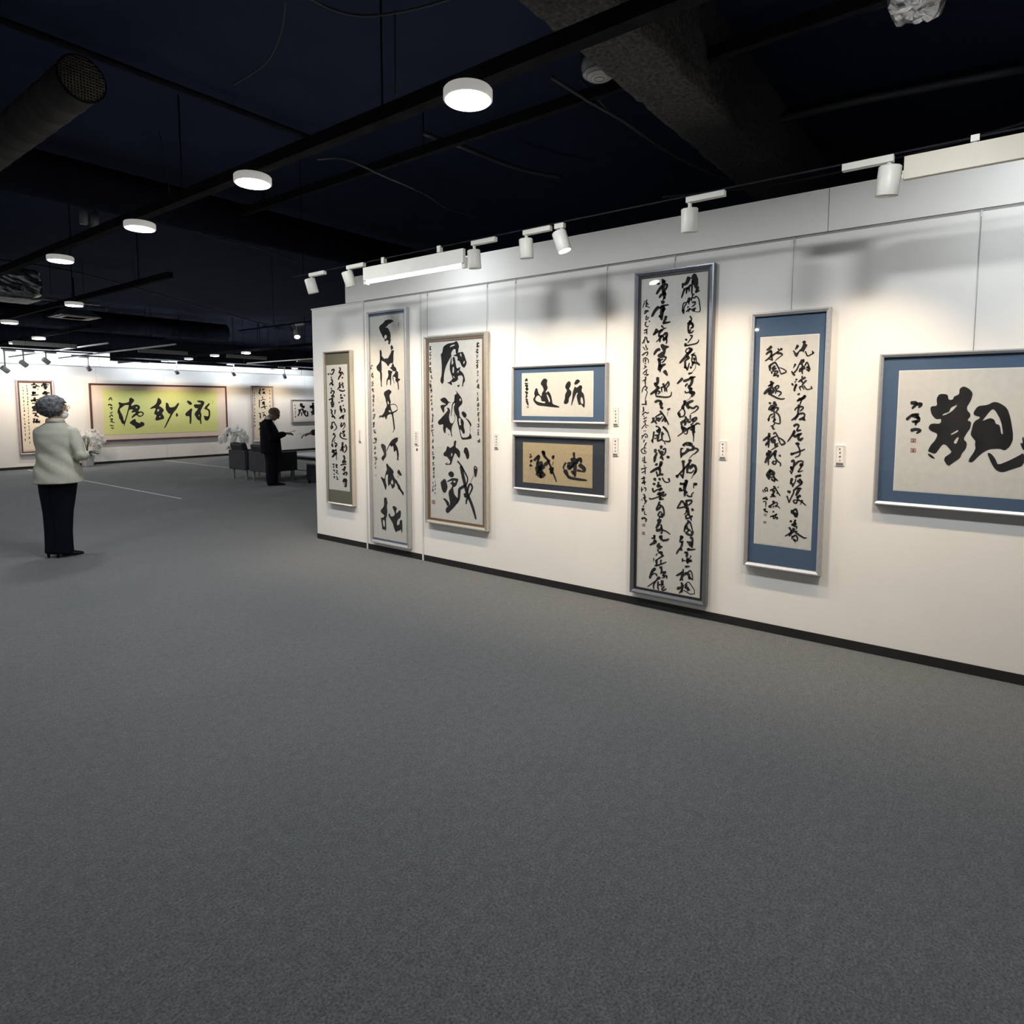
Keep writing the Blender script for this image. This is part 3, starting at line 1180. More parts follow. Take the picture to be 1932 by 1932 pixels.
60 720 240 650 310
100 640 380 660 420
60 640 420 760 370 750 340
40 740 460 820 430 830 390
30 370 520 430 540 600 490 760 420
60 690 480 660 560
44 660 550 770 540
#
40 660 620 620 720 560 830
50 570 850 660 790 690 740
40 640 700 740 760 780 870 790 1010
34 680 890 620 980 650 1020 710 1040
60 720 960 740 1010 700 1060
24 680 890 730 930
30 670 1040 640 1090
#
90 650 1120 650 1230
60 640 1230 560 1360
60 570 1420 680 1400 720 1310
36 700 1260 730 1400 720 1510
30 690 1480 720 1520
30 740 1410 850 1450 960 1535
#
70 690 1580 720 1635
50 510 1560 520 1635
@1200 1010 14.86
40 510 20 520 120
34 440 80 510 80
60 500 150 570 170
56 560 180 390 270
60 680 20 690 70 740 140
44 740 145 880 130 900 90
#
40 660 230 580 290
120 660 310 660 360
36 610 390 620 460
50 640 490 720 460
60 700 470 730 560
36 770 560 680 620 590 680
24 560 560 600 510
20 500 640 490 730
50 570 690 580 830
36 700 690 690 790
36 530 850 640 830 850 750
30 560 700 620 660
#
60 540 930 460 1000 400 1160 380 1200
30 430 1100 550 1060
34 560 1080 590 1150
36 660 900 740 880
44 700 900 720 1000 690 1080
40 730 1040 830 1030 770 1090 740 1140
44 760 1150 850 1140 860 1210
20 800 1190 700 1190
#
60 660 1180 580 1240
28 590 1250 450 1350 320 1440
36 550 1280 490 1400 500 1500
36 620 1300 610 1450 630 1530
60 730 1270 740 1380
30 640 1390 750 1360
36 760 1370 700 1440
36 790 1440 730 1500 760 1540 850 1500
#i
@1205 505 14.86
24 240 900 190 960
34 220 960 210 1090
20 160 990 110 1130
22 190 1090 240 1090 320 1130
30 240 1000 270 1040
16 160 930 150 980
24 160 1230 220 1200 280 1240
30 160 1290 230 1230 270 1190
20 220 1340 200 1460 260 1430 270 1390 220 1400
30 290 1500 320 1510
@1205 605 14.86
26 210 30 180 110 230 170 280 150
28 150 280 250 230
28 220 240 230 380
22 150 350 220 320
26 180 450 160 560 90 640
22 140 540 150 640
24 220 460 240 560 290 590 250 620 230 560
24 120 740 150 770
24 150 770 180 830
24 200 680 210 750 250 790 210 830
26 100 970 170 910 250 880 240 960 210 980
22 200 1030 130 1080 140 1180
22 200 1040 270 1100 270 1190
34 190 1080 190 1170
24 170 1210 210 1200
24 160 1260 230 1300
22 200 1300 130 1350
24 240 1370 170 1430 110 1490
24 220 1430 210 1500
20 150 1510 280 1510 200 1550
26 180 1590 210 1620
@1205 705 14.86
26 200 90 190 130
28 210 150 110 210
30 180 170 190 340
24 190 340 120 410 90 530
26 190 360 240 400 170 460
18 200 460 240 520 190 680 180 760
34 200 760 200 880
24 90 860 230 850
28 130 940 140 1060
26 150 1000 110 1080
24 100 1160 180 1080 240 1110 280 1080
24 140 1190 160 1200
26 140 1270 230 1220
28 210 1310 130 1360
26 180 1370 190 1440
20 90 1540 170 1440 280 1460
20 190 1480 230 1520
14 150 1590 150 1630
14 190 1590 190 1630
@1205 805 14.86
22 100 240 90 350
22 120 270 190 200 250 260 230 310
30 200 270 190 310
26 160 370 130 440
24 210 450 150 580
24 140 590 210 600
22 130 610 70 660 110 740 210 750
24 170 640 170 700 230 710
24 160 840 170 990
20 110 880 130 920
24 100 960 160 940
28 140 1000 220 1000
20 150 1080 180 1130
22 70 1190 230 1140
24 180 1150 180 1340
24 90 1290 180 1250
30 80 1460 190 1430
30 140 1400 160 1510
30 90 1580 200 1550
30 150 1520 170 1630
@1200 905 14.86
26 200 20 240 130
24 170 100 280 60
18 160 210 150 290 160 350
24 150 300 200 260
26 230 220 280 250 260 320
30 210 410 250 460 200 520
24 200 520 280 490
36 240 520 260 620
20 150 550 180 580
24 300 580 230 690
30 220 730 190 760
60 200 810 180 880
20 240 890 240 970 300 970
40 160 1100 220 1070 290 1120 260 1180
S 1214.5 990.5 5 6 1214 1006 5.5 6.5 1311 913.5 6 4
''',
'p6': '''
@1430 635 16.1
#
P 1400 110 1470 150 1440 220 1500 240 1500 280 1440 370 1380 500 1360 440 1280 460 1250 420 1320 350 1380 210 1330 180
P 1190 230 1265 290 1180 380 1115 420 1150 300
P 1050 430 1110 420 1140 490 1190 490 1280 380 1290 420 1240 510 1200 610 1150 620 1110 570 1090 490
30 1440 450 1460 500 1510 590 1600 550 1690 500 1640 430
50 1660 480 1700 500
#
P 1120 800 1180 850 1110 930 1060 980 1085 880
P 1030 1030 1080 1090 1140 1160 1130 1200 1080 1190 1040 1150 1005 1070
34 1100 1100 1190 990 1240 870 1270 820
80 1360 720 1320 790 1270 840
40 1380 690 1400 770
34 1350 840 1340 920
100 1400 920 1340 980
80 1330 980 1260 1060
36 1340 1050 1350 1140
34 1430 880 1490 780 1550 900 1570 970
60 1490 920 1530 960
60 1560 960 1540 1060
30 1470 990 1530 1050
#
50 1170 1290 1170 1330
24 1150 1350 1110 1410
44 1030 1430 1080 1490
50 1170 1450 1110 1600 1120 1660
34 1150 1480 1100 1570
34 1350 1200 1330 1260
44 1440 1240 1320 1310 1230 1380
44 1320 1340 1360 1410
40 1470 1330 1390 1410 1330 1500
34 1260 1530 1340 1520 1400 1610
30 1260 1540 1300 1640
30 1390 1490 1480 1600 1560 1600 1660 1570
34 1610 1520 1650 1580
#
70 1235 1740 1250 1770
60 1430 1790 1400 1850 1310 1900 1230 1930
@1425 745 16.1
60 1500 40 1440 100 1330 150 1270 190
34 1330 100 1360 130
34 1430 110 1380 230 1350 330
40 1300 300 1330 350
36 1330 350 1230 410 1200 480
40 1310 360 1430 360 1450 410 1350 500
44 1330 360 1300 500 1290 600
50 1310 570 1230 680 1100 770
50 1290 620 1200 760
44 1310 580 1450 560 1500 610 1470 700
60 1490 690 1400 730 1330 750
50 1450 740 1520 770
#
50 1170 950 1240 900 1320 930 1290 1010
36 1290 1010 1250 1090
50 1260 1090 1390 1070
44 1190 1080 1110 1240 980 1420
60 1200 1110 1150 1210 1190 1270
60 1190 1270 1310 1220 1410 1170
60 1320 1180 1310 1330 1350 1380
60 1350 1380 1450 1310
36 1330 1240 1370 1190
#
50 1230 1490 1310 1450
60 1310 1470 1290 1560
36 1310 1570 1350 1680 1340 1830 1210 1900
60 1080 1800 1180 1780
40 1130 1790 1340 1720 1510 1650
@1425 855 16.1
#
50 1100 260 1160 220 1180 300 1150 420
50 1080 410 1110 530
60 1090 430 1130 470
36 1170 400 1100 640
30 1060 530 1090 620
50 1180 370 1290 270 1330 260
36 1300 250 1430 240 1440 300 1350 340
70 1370 360 1450 340
34 1350 350 1390 420 1340 500 1300 570 1450 530
30 1450 350 1390 430
#
60 1115 770 1070 920
50 1070 900 1140 960 1130 1020
30 1150 970 1210 870 1230 770
50 1220 730 1290 690 1390 690
60 1340 670 1380 700
60 1290 830 1340 900
50 1340 790 1420 890 1340 910
36 1420 920 1290 1010 1180 1100
#
44 980 1160 1060 1170 1020 1210
30 1150 1130 1320 1060 1410 1080
70 1340 1070 1290 1180 1260 1240
36 1170 1120 1160 1210 1080 1370 1030 1500
34 960 1300 1000 1410 1020 1500
50 1260 1240 1230 1290
60 1370 1290 1250 1350
36 1300 1320 1280 1430 1240 1520 1170 1490 1170 1430 1290 1420
36 1290 1410 1400 1470 1540 1590
50 1420 1430 1410 1490
20 1400 1490 1360 1570
#
@1425 925 16.1
60 1120 610 1100 700
44 1140 640 1230 570 1270 660 1290 760
50 1130 690 1230 710 1280 770
60 1200 760 1270 810
40 1160 690 1220 810
#
50 1060 930 1110 960
44 1220 900 1170 1000
60 1170 1000 1230 1020 1150 1040
60 1120 1030 1160 1080
34 1170 1090 1260 1110 1240 1180
44 1140 1160 1180 1200
44 1030 1130 1090 1230 1060 1300
30 1090 1240 1200 1190 1130 1150
34 1070 1300 980 1350 900 1390
70 1070 1300 1040 1390
34 1100 1310 1180 1250 1280 1250
40 1210 1270 1350 1370 1490 1450 1560 1440
44 1130 1390 1110 1480
40 1140 1420 1220 1370 1280 1440 1270 1540
44 1170 1510 1260 1540
40 1160 1480 1200 1550
14 1210 1550 1210 1610
#
@1430 635 16.1
60 410 300 340 370 270 410
50 410 430 300 490 250 550
44 400 440 410 560 330 660 220 740
44 390 560 420 640 440 730
30 350 680 440 730
36 440 580 560 490 690 390
60 690 390 740 370
34 600 370 650 400
50 580 500 690 510 750 560
22 730 570 620 650 520 740
#
60 360 880 370 1040
44 360 880 500 790 540 800
36 530 790 620 940 700 1140
30 700 1140 860 1070 780 990 650 940
50 520 900 430 960
60 460 960 470 1060
44 420 1060 420 1130
44 510 990 560 960
40 500 1060 590 1050 600 1090 540 1140
40 520 1100 470 1210
36 480 1180 620 1180 590 1240
#
60 400 1360 410 1440
44 480 1400 390 1460 310 1510
70 410 1450 400 1570
80 380 1590 290 1640 190 1740
80 330 1690 440 1640
44 430 1540 490 1650 400 1740
40 320 1730 470 1810 620 1880 730 1900 810 1880
34 500 1560 590 1490 640 1520 570 1610
36 530 1550 550 1640 530 1740
36 560 1650 680 1680 700 1730 620 1810
#
@1425 745 16.1
50 420 250 480 255
70 600 220 550 290
100 530 340 480 400 410 440
60 640 290 560 370
70 560 400 500 500
40 600 390 700 400 660 480 610 540
36 570 480 580 640 570 810
36 530 580 440 640 400 800
50 410 720 400 790
30 500 700 560 640
60 600 730 560 800
36 640 540 720 620 750 740 750 860 670 870 530 810
26 590 860 550 920 460 950
44 530 960 540 1020 590 1040
#
60 430 1170 400 1260
60 450 1250 330 1320 240 1390
50 400 1280 410 1420 400 1600
50 400 1420 310 1510
40 310 1530 390 1470
80 500 1330 510 1440
40 480 1330 590 1270 640 1250
36 550 1190 610 1150 690 1280 740 1430 790 1520
40 790 1520 900 1470 830 1370 720 1300
50 560 1360 600 1400 520 1460
40 600 1450 600 1510 700 1470
30 580 1550 690 1550 600 1600 480 1680
#
70 430 1700 400 1760
60 370 1760 350 1830
60 470 1720 420 1830
34 600 1700 520 1800 430 1910
60 640 1700 610 1740 600 1900
44 730 1830 770 1870
@1425 855 16.1
100 390 30 390 110
60 380 120 310 240
60 310 250 320 290
40 390 170 400 360
36 540 20 470 100 420 180
60 590 20 600 110
34 600 140 680 240 770 320 750 400
40 570 240 520 290 590 340 650 270
40 600 240 660 250
#
60 460 500 430 590
70 440 560 340 650
50 350 660 410 760 420 800
60 470 540 580 580
60 570 590 550 690
50 400 690 480 640 540 640
44 540 680 590 780 580 870
36 430 730 530 740
40 490 790 580 860
40 590 770 690 840
#i
40 550 1020 600 1010
36 690 1030 700 1045
34 450 1130 540 1090 620 1050
34 600 1040 670 1170 760 1300
70 560 1130 560 1210
34 560 1220 480 1270
30 460 1330 560 1290 620 1330
44 540 1250 560 1330
30 650 1210 670 1230
30 540 1450 540 1560
44 540 1470 590 1470
36 410 1620 530 1550 640 1490
50 420 1620 490 1640
30 650 1490 670 1560 600 1620 680 1610 750 1680
30 550 1600 540 1660
44 540 1770 570 1790
30 660 1850 570 1910 470 1910
24 220 1120 260 1190
28 270 1120 340 1040 380 1130
28 300 1120 300 1180
34 340 1130 380 1160
40 230 1390 350 1330
36 290 1380 370 1390 330 1420
24 240 1480 320 1470 310 1640
34 310 1530 340 1530
34 250 1720 310 1700 290 1760 370 1780 350 1800
@1425 925 16.1
30 650 720 560 780 480 790 450 820
30 540 760 560 860 620 820
34 600 810 680 840 640 880
s 1444 971 5.5 5.5 1443 985.5 5.5 5
''',
'p7': '''
@1632 630 4.83
#
P 900 475 950 500 985 540 965 610 920 680 970 740 930 790 970 800 960 860 930 900 895 960 930 990 920 1050 880 1090 870 1130 810 1170 755 1210 710 1135 790 1080 780 1060 740 1010 710 1005 680 1040 640 1095 600 1080 570 1070 600 1010 640 970 665 910 600 885 575 855 600 815 690 820 695 770 650 780 610 740 595 690 600 660 660 655 650 590 680 545 755 550 760 600 800 600 810 570 860 550 860 500
H 700 745 740 735 800 700 850 640 780 670 770 710 720 725
H 775 915 850 870 850 890 790 920
H 855 935 850 960 830 1005 805 990 830 950
P 565 1090 600 1095 645 1140 600 1130
#
P 1030 655 1110 650 1180 615 1240 635 1300 680 1330 780 1355 950 1320 1030 1270 1065 1230 1045 1130 1050 1060 1090 1000 1150 970 1175 935 1160 1010 1050 1000 1000 1010 980 960 920 970 880 990 800 1060 760 990 740 990 710
H 1070 790 1150 690 1180 685 1240 790 1260 915 1240 910 1230 830 1190 820 1180 780 1140 765 1080 790
P 1110 1080 1150 1090 1190 1140 1210 1195 1300 1160 1400 1110 1449 1080 1449 1200 1350 1230 1250 1265 1190 1240 1150 1180
P 1449 930 1430 950 1440 1000 1410 990 1449 1080
P 1449 930 1600 900 1650 980 1640 1120 1560 1180 1449 1195
#i
22 420 630 470 630 430 680
20 470 640 515 640 490 670
18 380 780 430 740 490 730
22 430 740 500 770
22 470 740 490 790 430 800
20 470 790 460 830
20 420 880 460 870 505 880 470 905
S 1723.3 831 9.5 8 1723.1 849.7 9.5 8
''',
'pa': '''
@25 710 12.46
#
43 700 175 770 180
25 665 205 835 200
50 720 240 800 250
43 740 280 780 290
25 660 225 690 240
#
43 730 375 790 370
43 700 400 800 405
17 680 410 720 385
25 800 390 860 390
43 780 430 790 480
#
43 480 170 500 200
21 420 200 540 190
24 530 210 620 245
43 470 240 500 280
31 530 230 520 280
17 570 300 590 310
#
36 450 380 530 380
31 450 400 530 400
24 430 445 600 435
36 460 370 470 420
#
43 490 510 520 530
36 420 575 520 550
21 520 555 590 540
36 480 560 540 590
18 440 635 580 625
#
43 450 740 510 710
43 510 700 530 740
36 470 770 540 770
18 450 810 580 805
25 560 720 570 760
#
21 460 870 570 865
25 540 880 500 940
28 520 910 600 955
#
43 480 1020 510 1000
43 490 1050 480 1095
43 560 1010 550 1060
31 540 1060 630 1090
21 590 1060 640 1050
43 530 1060 560 1090
T 50 728 2 3 51 733 2 4 51.5 738 2.5 3 52 743 3 3 52.5 749.5 3 2 52.5 753 2.5 2.5 52.5 758 2.5 3 52.5 763 3 3 53 770 2 3 53.5 775 2 3 53.5 780 2 3 54 786 3 3 54 792 2 3 54.5 798 3 3 54.5 805 2 4 55 811 2 4 55.5 818 2.5 4 55.5 826 2.5 5 56.5 835 2.5 3
T 43 731 2 3 43.5 737 2 3 44 743 2.5 4 44 750 3 3 45 757 3 4 45 764 3 4 45.5 770 2 3 46 775 3 3 46 783 3 2 46 790 3 3 46.5 795 2 2 47 800 4 3 47 807 4 4 47.5 813 2 3 48 820 2 4 48 830 3 4
''',
'pg': '''
@190 725 8.4
#
P 480 210 530 240 530 270 490 310 480 350 560 315 620 340 625 380 590 430 620 430 660 430 690 465 660 510 600 520 590 500 560 490 510 530 480 535 510 490 560 450 540 440 500 450 480 440 520 400 450 400 430 480 400 580 365 690 370 630 350 630 330 610 310 560 290 540 285 480 265 450 270 400 300 340 280 300 290 280 340 300 400 295 450 280 450 230
H 565 355 585 365 570 385 555 375
H 590 470 640 445 670 470 640 500 600 490
H 430 330 450 325 400 520 370 600 350 500 310 430 300 390 360 350 380 330
P 540 545 560 570 555 590 620 620 640 590 690 610 695 650 640 680 560 710 545 670 510 650 450 610 500 570
#
P 910 205 960 250 965 300 920 340 960 360 1010 410 970 460 1000 500 1010 550 870 580 865 540 890 490 840 470 880 370 790 395 780 380 870 320 890 280
H 900 400 930 390 920 430 890 430
H 935 500 950 510 940 525 925 520
P 1030 285 1070 300 1090 370 1170 360 1210 310 1230 290 1245 310 1200 400 1150 450 1060 620 1030 680 995 705 1020 660 1060 570 1110 470 1075 465 1030 400
P 1210 450 1230 490 1210 520 1190 500 1190 470
#
P 1370 255 1420 270 1455 310 1420 335 1370 290
P 1430 380 1455 390 1440 450 1440 560 1430 630 1410 630 1410 500 1360 510 1330 470
P 1530 255 1620 260 1650 290 1610 370 1580 430 1600 480 1590 560 1600 630 1580 630 1570 570 1540 570 1510 520 1480 470 1550 380 1500 380 1470 340 1490 315 1570 320 1600 300 1530 280
H 1555 480 1570 490 1560 510 1550 500
P 1720 290 1730 320 1680 380 1730 400 1740 480 1720 550 1690 580 1650 570 1630 490 1680 510 1710 500 1710 430 1680 400 1650 400 1640 370
#i
12 130 250 150 215 180 220
12 160 230 185 255
14 120 330 150 320 185 340
12 155 320 165 345
12 145 375 180 370 165 410
12 150 460 190 440
14 170 480 190 510
14 140 520 160 490
12 150 555 190 550 150 600
12 170 590 220 610
12 150 650 210 660
12 170 690 210 700
s 401.5 759 1.5 7
''',
'pc': '''
@465 720 14.31
#
25 370 190 360 260 330 320
28 350 290 370 350
21 430 210 500 200
18 460 220 440 240
31 450 320 480 270
28 470 280 500 330
#
20 430 410 440 460
15 390 520 450 480 520 490
20 350 490 350 600 350 710
43 450 550 450 620
28 470 540 490 640
20 400 710 460 680 550 660
24 470 660 510 740
#
21 340 860 380 870 360 950
24 370 930 390 1000
15 430 840 490 830
18 470 870 450 960
24 480 890 520 940 490 1000
#
36 370 1100 370 1200
24 410 1100 400 1260
21 380 1240 330 1300
#
24 375 1390 375 1490
21 430 1400 440 1480
T 479.7 742 2 3 479.7 747 2 3 480 752 2 3 480.5 757 2 3 480.5 763 2 3 480.5 772 2 3 480.5 778 2 2 480.5 784 2 3 480.5 790 2 3 480.7 796 2 3 481 803 2 4 509 737 2 3 509 743 2 3 509 751 2 3 509.3 758 2 3 509.5 766 2 4 509.8 773 2 3
''',
'pd': '''
@465 720 14.31
#
60 1490 600 1460 660
44 1480 660 1550 700
60 1530 670 1560 700
60 1440 770 1420 800
26 1440 780 1490 730
30 1440 810 1420 870 1390 930
26 1490 830 1490 930
36 1510 730 1560 860 1600 920
30 1600 920 1650 920 1650 830 1630 800
44 1580 780 1590 840
#
44 1800 580 1790 640
50 1720 690 1810 650
80 1810 660 1810 760
80 1790 800 1810 880
24 1770 890 1760 910
P 1830 560 1900 600 1990 580 2010 660 1950 700 2020 760 1990 880 1930 850 1900 920 1830 900
T 556.5 765 2 3 557.3 771 4 3 557.5 777 2 3 557.3 781 2 3 557.5 786 3 3
''',
}
RAIL = 2.517
def wu(x, y): return RW.hit(x, y, 0.01)[0]
artwork('p1', RW, ((607.4, 665.6), (657, 659), (617.5, 949.6), (667.4, 956)), ((613.9, 690.2), (652.4, 688.2), (623.4, 922.5), (661, 926.9)),
        'narrow scroll in pale frame with olive brocade mat, on the end panel', M_CHAMP, M_OLIVE, M_PAPERW, fw=.016, edge=.0045, depth=.05)
artwork('p2', RW, ((686.5, 590), (761, 578), (702, 1024), (774.5, 1036)), ((692.6, 599.8), (758, 589.8), (707, 1014.4), (771, 1025)),
        'tall scroll of six big characters in silver frame with thin blue border', M_SILVER, M_SLATE, M_PAPER, fw=.028, depth=.05)
artwork('p3', RW, ((794.8, 635.9), (915.5, 624.4), (804.6, 985.2), (918.3, 1004.6)), ((802.8, 641.3), (908.7, 632.6), (812.6, 979.3), (914.3, 993.9)),
        'four bold characters with small script columns in champagne frame, brown inner lip', M_CHAMP, M_BROWNF, M_PAPER, fw=.030, depth=.05, lip=(M_BROWNF, .022),
        wires=((wu(806, 600), RAIL), (wu(918.5, 600), RAIL)))
artwork('p4', RW, ((962.3, 691.7), (1144, 684), (967.2, 796.8), (1142.8, 800.4)), ((984, 705.2), (1117.8, 700.9), (986.5, 784), (1118.8, 785.5)),
        'small horizontal frame with blue mat and white paper, upper of the stacked pair', M_SILVER, M_BLUE, M_PAPERW, fw=.016, edge=.0045, depth=.045,
        wires=((wu(971.5, 600), RAIL), (wu(1146.5, 600) - .012, RAIL)))
artwork('p4b', RW, ((964, 819.3), (1143.5, 825.8), (968.8, 922.2), (1142.8, 940.3)), ((985.2, 834.5), (1118, 839.9), (988, 909.9), (1117.4, 921.4)),
        'small horizontal frame with charcoal mat and tan paper, lower of the stacked pair', M_SILVER, M_NAVY, M_TAN, fw=.016, depth=.045)
artwork('p5', RW, ((1194.5, 514.4), (1345.8, 495.5), (1189.3, 1116.8), (1332.8, 1146)), ((1203.5, 523), (1337.2, 505.8), (1198, 1113.2), (1324.4, 1137.5)),
        'tallest scroll, dense two-column script in dark steel frame reaching the baseboard', M_STEEL, M_BLACKL, M_PAPERW, fw=.030, depth=.05, lip=(M_BLACKL, .016),
        wires=((wu(1273, 500), RAIL),))
artwork('p6', RW, ((1415.5, 591.5), (1567.2, 578.3), (1402.4, 1066), (1546.8, 1088.5)), ((1435, 637.8), (1544.4, 630.6), (1424.2, 1024), (1529, 1038)),
        'vertical two-column script with wide blue mat in silver frame', M_SILVER, M_BLUE, M_PAPERW, fw=.024, edge=.0045, depth=.05, wires=((wu(1495, 540), RAIL),))
_o = rect(RW, ((1657.9, 667.9), (1932, 657), (1648.6, 954), (1932, 971.6)), .05)
_p = rect(RW, ((1697.2, 701), (1932, 694), (1687.5, 925), (1932, 940.6)), .0275)
_w = 1.78
artwork('p7', RW, None, None, 'wide horizontal frame with blue mat and huge brush characters at right edge', M_SILVER, M_BLUE, M_PAPERW, fw=.020, edge=.0045, depth=.05,
        wires=((wu(1845, 520), RAIL), (wu(1845, 520) + .75, RAIL)), orect=[_o[0], _o[1], _o[0] + _w, _o[3]], prect=[_p[0], _p[1], _o[0] + _w - (_p[0] - _o[0]), _p[3]])
FA = [ony(35, 800, FY - .05).x, .33, 5.45, 2.05]
artwork('pa', FW, None, None, 'script scroll in lilac and maroon frame behind the woman in white', M_LILAC, M_CREAM, M_IVORY, fw=.035, depth=.07, lip=(M_MAROON, .03), orect=[4.70, .34, 5.43, 2.05], prect=[4.775, .44, 5.37, 1.97], glass=False)
artwork('pg', FW, None, None, 'long banner with three characters on lime green paper, maroon frame', M_MAROON, M_CREAM, M_GREEN, fw=.035, depth=.06, orect=[6.17, .565, 9.66, 2.005],
        prect=rect(FW, ((193, 734.3), (408.7, 738.3), (197.5, 821), (410.6, 813)), .033), glass=False)
artwork('pc', FW, None, None, 'narrow ivory scroll in lilac frame behind the man in the dark suit', M_LILAC, M_CREAM, M_IVORY, fw=.035, depth=.07, orect=[10.42, .36, 11.15, 2.04], prect=[10.50, .46, 11.10, 1.97], glass=False)
artwork('pd', FW, None, None, 'small horizontal frame with white paper, rightmost on the far wall', M_LILAC, M_CREAM, M_PAPER, fw=.035, depth=.06, orect=[11.77, .92, 13.25, 1.64], prect=[11.83, .98, 13.19, 1.58], glass=False)

# small name cards beside the works
def placard(x0, y0, x1, y1, label, mark=False):
    d = .008
    (u0, v1), (u1, v0) = RW.hit(x0, y0, d), RW.hit(x1, y1, d)
    root = thing('name_card', RW.at((u0 + u1) / 2, v0, d / 2), label, 'card', 'name cards beside the framed works')
    b = MB(); slab(b, RW, [u0, v0, u1, v1], 0, d); b.build('card', mat('white_card', (0.82, 0.80, 0.76), .7), root)
    b = MB(); frame_ring(b, RW, [u0 + .004, v0 + .018, u1 - .004, v1 - .006], [u0 + .0055, v0 + .0195, u1 - .0055, v1 - .0075], d - .002, d + .0008); b.build('printed_border', mat('grey_print', (0.45, 0.43, 0.41), .8), root)
    b = MB(); slab(b, RW, [u0 + .004, v0 + .004, u1 - .004, v0 + .014], d - .002, d + .001); b.build('base_strip', mat('dark_strip', (0.09, 0.085, 0.08), .7), root)
    b = MB(); rng = random.Random(int(x0))
    w_, h_ = x1 - x0, y1 - y0
    for k in range(4):
        for st in tiny_char(rng, w_ * .30, h_ * .085):
            ribbon(b, RW, [(x * 10, y * 10) for x, y in st], 7, (x0 + x1) / 2, y0 + h_ * (.2 + .18 * k), 10.0, d + .0012)
    b.build('printed_name', mat('grey_print_text', (0.25, 0.24, 0.23), .8), root)
    if mark:
        c = RW.hit((x0 + x1) / 2 + 1, y1 + 8, d)
        b = MB(); b.tube([RW.at(c[0], c[1], 0), RW.at(c[0], c[1], .004)], .012, 10); b.build('round_sticker', mat('dark_sticker', (.12, .11, .11), .7), root)
placard(676, 810, 681, 834.5, 'name card on the end panel, right of the olive scroll')
placard(781.5, 813, 788, 840, 'name card with round sticker between six-character and four-character scrolls', True)
placard(932.5, 818, 939.5, 847, 'name card right of the four bold characters in champagne frame')
placard(1157, 768.5, 1166, 803.5, 'upper name card right of the small blue-matted frame')
placard(1156, 825.5, 1165.5, 860, 'lower name card right of the tan-paper frame')
placard(1357.5, 831.5, 1369.5, 867, 'name card between the tallest scroll and the blue-matted vertical scroll')
placard(1577.5, 839.5, 1592, 878.5, 'largest-looking name card, left of the huge brush characters')

# ---------------------------------------------------------------- round ceiling lamps
def disc_lamp(p, label, dia=.24, power=None, lit=True):
    root = thing('ceiling_lamp', (p.x, p.y, p.z), label, 'ceiling lamp', 'round disc lamps under the black ceiling')
    r = dia / 2
    MB().lathe([(r * .3, .052), (r * .96, .052), (r, .046), (r, .004), (r * .93, 0)], 32, p).build('lamp_body', M_OPAL, root)
    MB().lathe([(r * .93, .001), (r * .9, -.004), (r * .5, -.010), (r * .05, -.012)], 32, p).build('diffuser', M_DISC, root)
    MB().tube([p + Vector((0, 0, .05)), p + Vector((0, 0, .10))], .035, 12).build('mounting_cup', M_BLACKM, root)
    lamp('lamp_light', 'AREA', p + Vector((0, 0, -.02)), (0, 0, -1), power or DISC_W, DAY, root, shape='DISK', size=dia * .9)
    return root
LZ = 3.0
_lab = ['largest round disc lamp, nearest the camera on the black rail', 'second round disc lamp along the near rail', 'third round disc lamp along the near rail', 'fourth round disc lamp along the near rail, above the woman',
        'round disc lamp between foil duct and pale diffuser', 'round disc lamp at the left edge below the foil duct', 'round disc lamp above the far left scroll', 'round disc lamp low at far left, beside the edge',
        'far round lamp, rightmost of the row above the suited man', 'far round lamp, second from right above the lime green banner', 'far round lamp, third from right above the lime green banner', 'far round lamp, fourth from right above the lime green banner', 'far round lamp, leftmost above the lime green banner', 'far round lamp just left of the end panel', 'far round lamp lowest, right of the narrow ivory scroll']
_px = [(883, 190), (477, 347), (264, 432), (114, 493), (140, 577), (18, 610), (73, 640), (29, 649), (464, 667), (405, 672), (356, 678), (312, 682), (273.5, 686), (556, 695.5), (513.5, 698.5)]
for lb, (x, y) in zip(_lab, _px):
    disc_lamp(onz(x, y, LZ), lb, .245 if y < 600 else .27)
for k, (x, y) in enumerate([(2.5, .2), (-1.2, 5.5), (-1.2, 9.0), (-4.8, 4.0), (-4.8, 8.0), (10.45, 12.3), (10.45, 10.3)]):
    disc_lamp(Vector((x, y, LZ)), ['disc lamp on the near rail overhead, behind the frame edge', 'disc lamp above the open floor left of the view', 'disc lamp far left above the open floor', 'disc lamp on the outer left row, near', 'disc lamp on the outer left row, far', 'disc lamp over the lounge corner, hidden by the end panel, farther', 'disc lamp over the lounge corner, hidden by the end panel, nearer'][k])

M_ROD = mat('black_rod', (.004, .004, .005), .95, spec=.05)
def rail(name, a, c, wd, ht, m, label, cat='rail', group=None, rods=None):
    """box-section rail between two points (bottom centre line), along X or Y"""
    a, c = Vector(a), Vector(c)
    root = thing(name, a, label, cat, group)
    b = MB(); ax = abs(a.x - c.x) > abs(a.y - c.y)
    if ax: b.box((min(a.x, c.x), a.y - wd / 2, a.z), (max(a.x, c.x), a.y + wd / 2, a.z + ht))
    else: b.box((a.x - wd / 2, min(a.y, c.y), a.z), (a.x + wd / 2, max(a.y, c.y), a.z + ht))
    b.build('track_bar', m, root)
    n = max(2, int((c - a).length / 2.2))
    for t in (rods or [(k + .5) / n for k in range(n)]):
        q = a.lerp(c, t)
        MB().tube([q + Vector((0, 0, ht * .5)), Vector((q.x, q.y, CEIL))], .003, 5).build('hanger_rod', M_ROD, root)
    return root
R1 = onz(883, 190, LZ).x
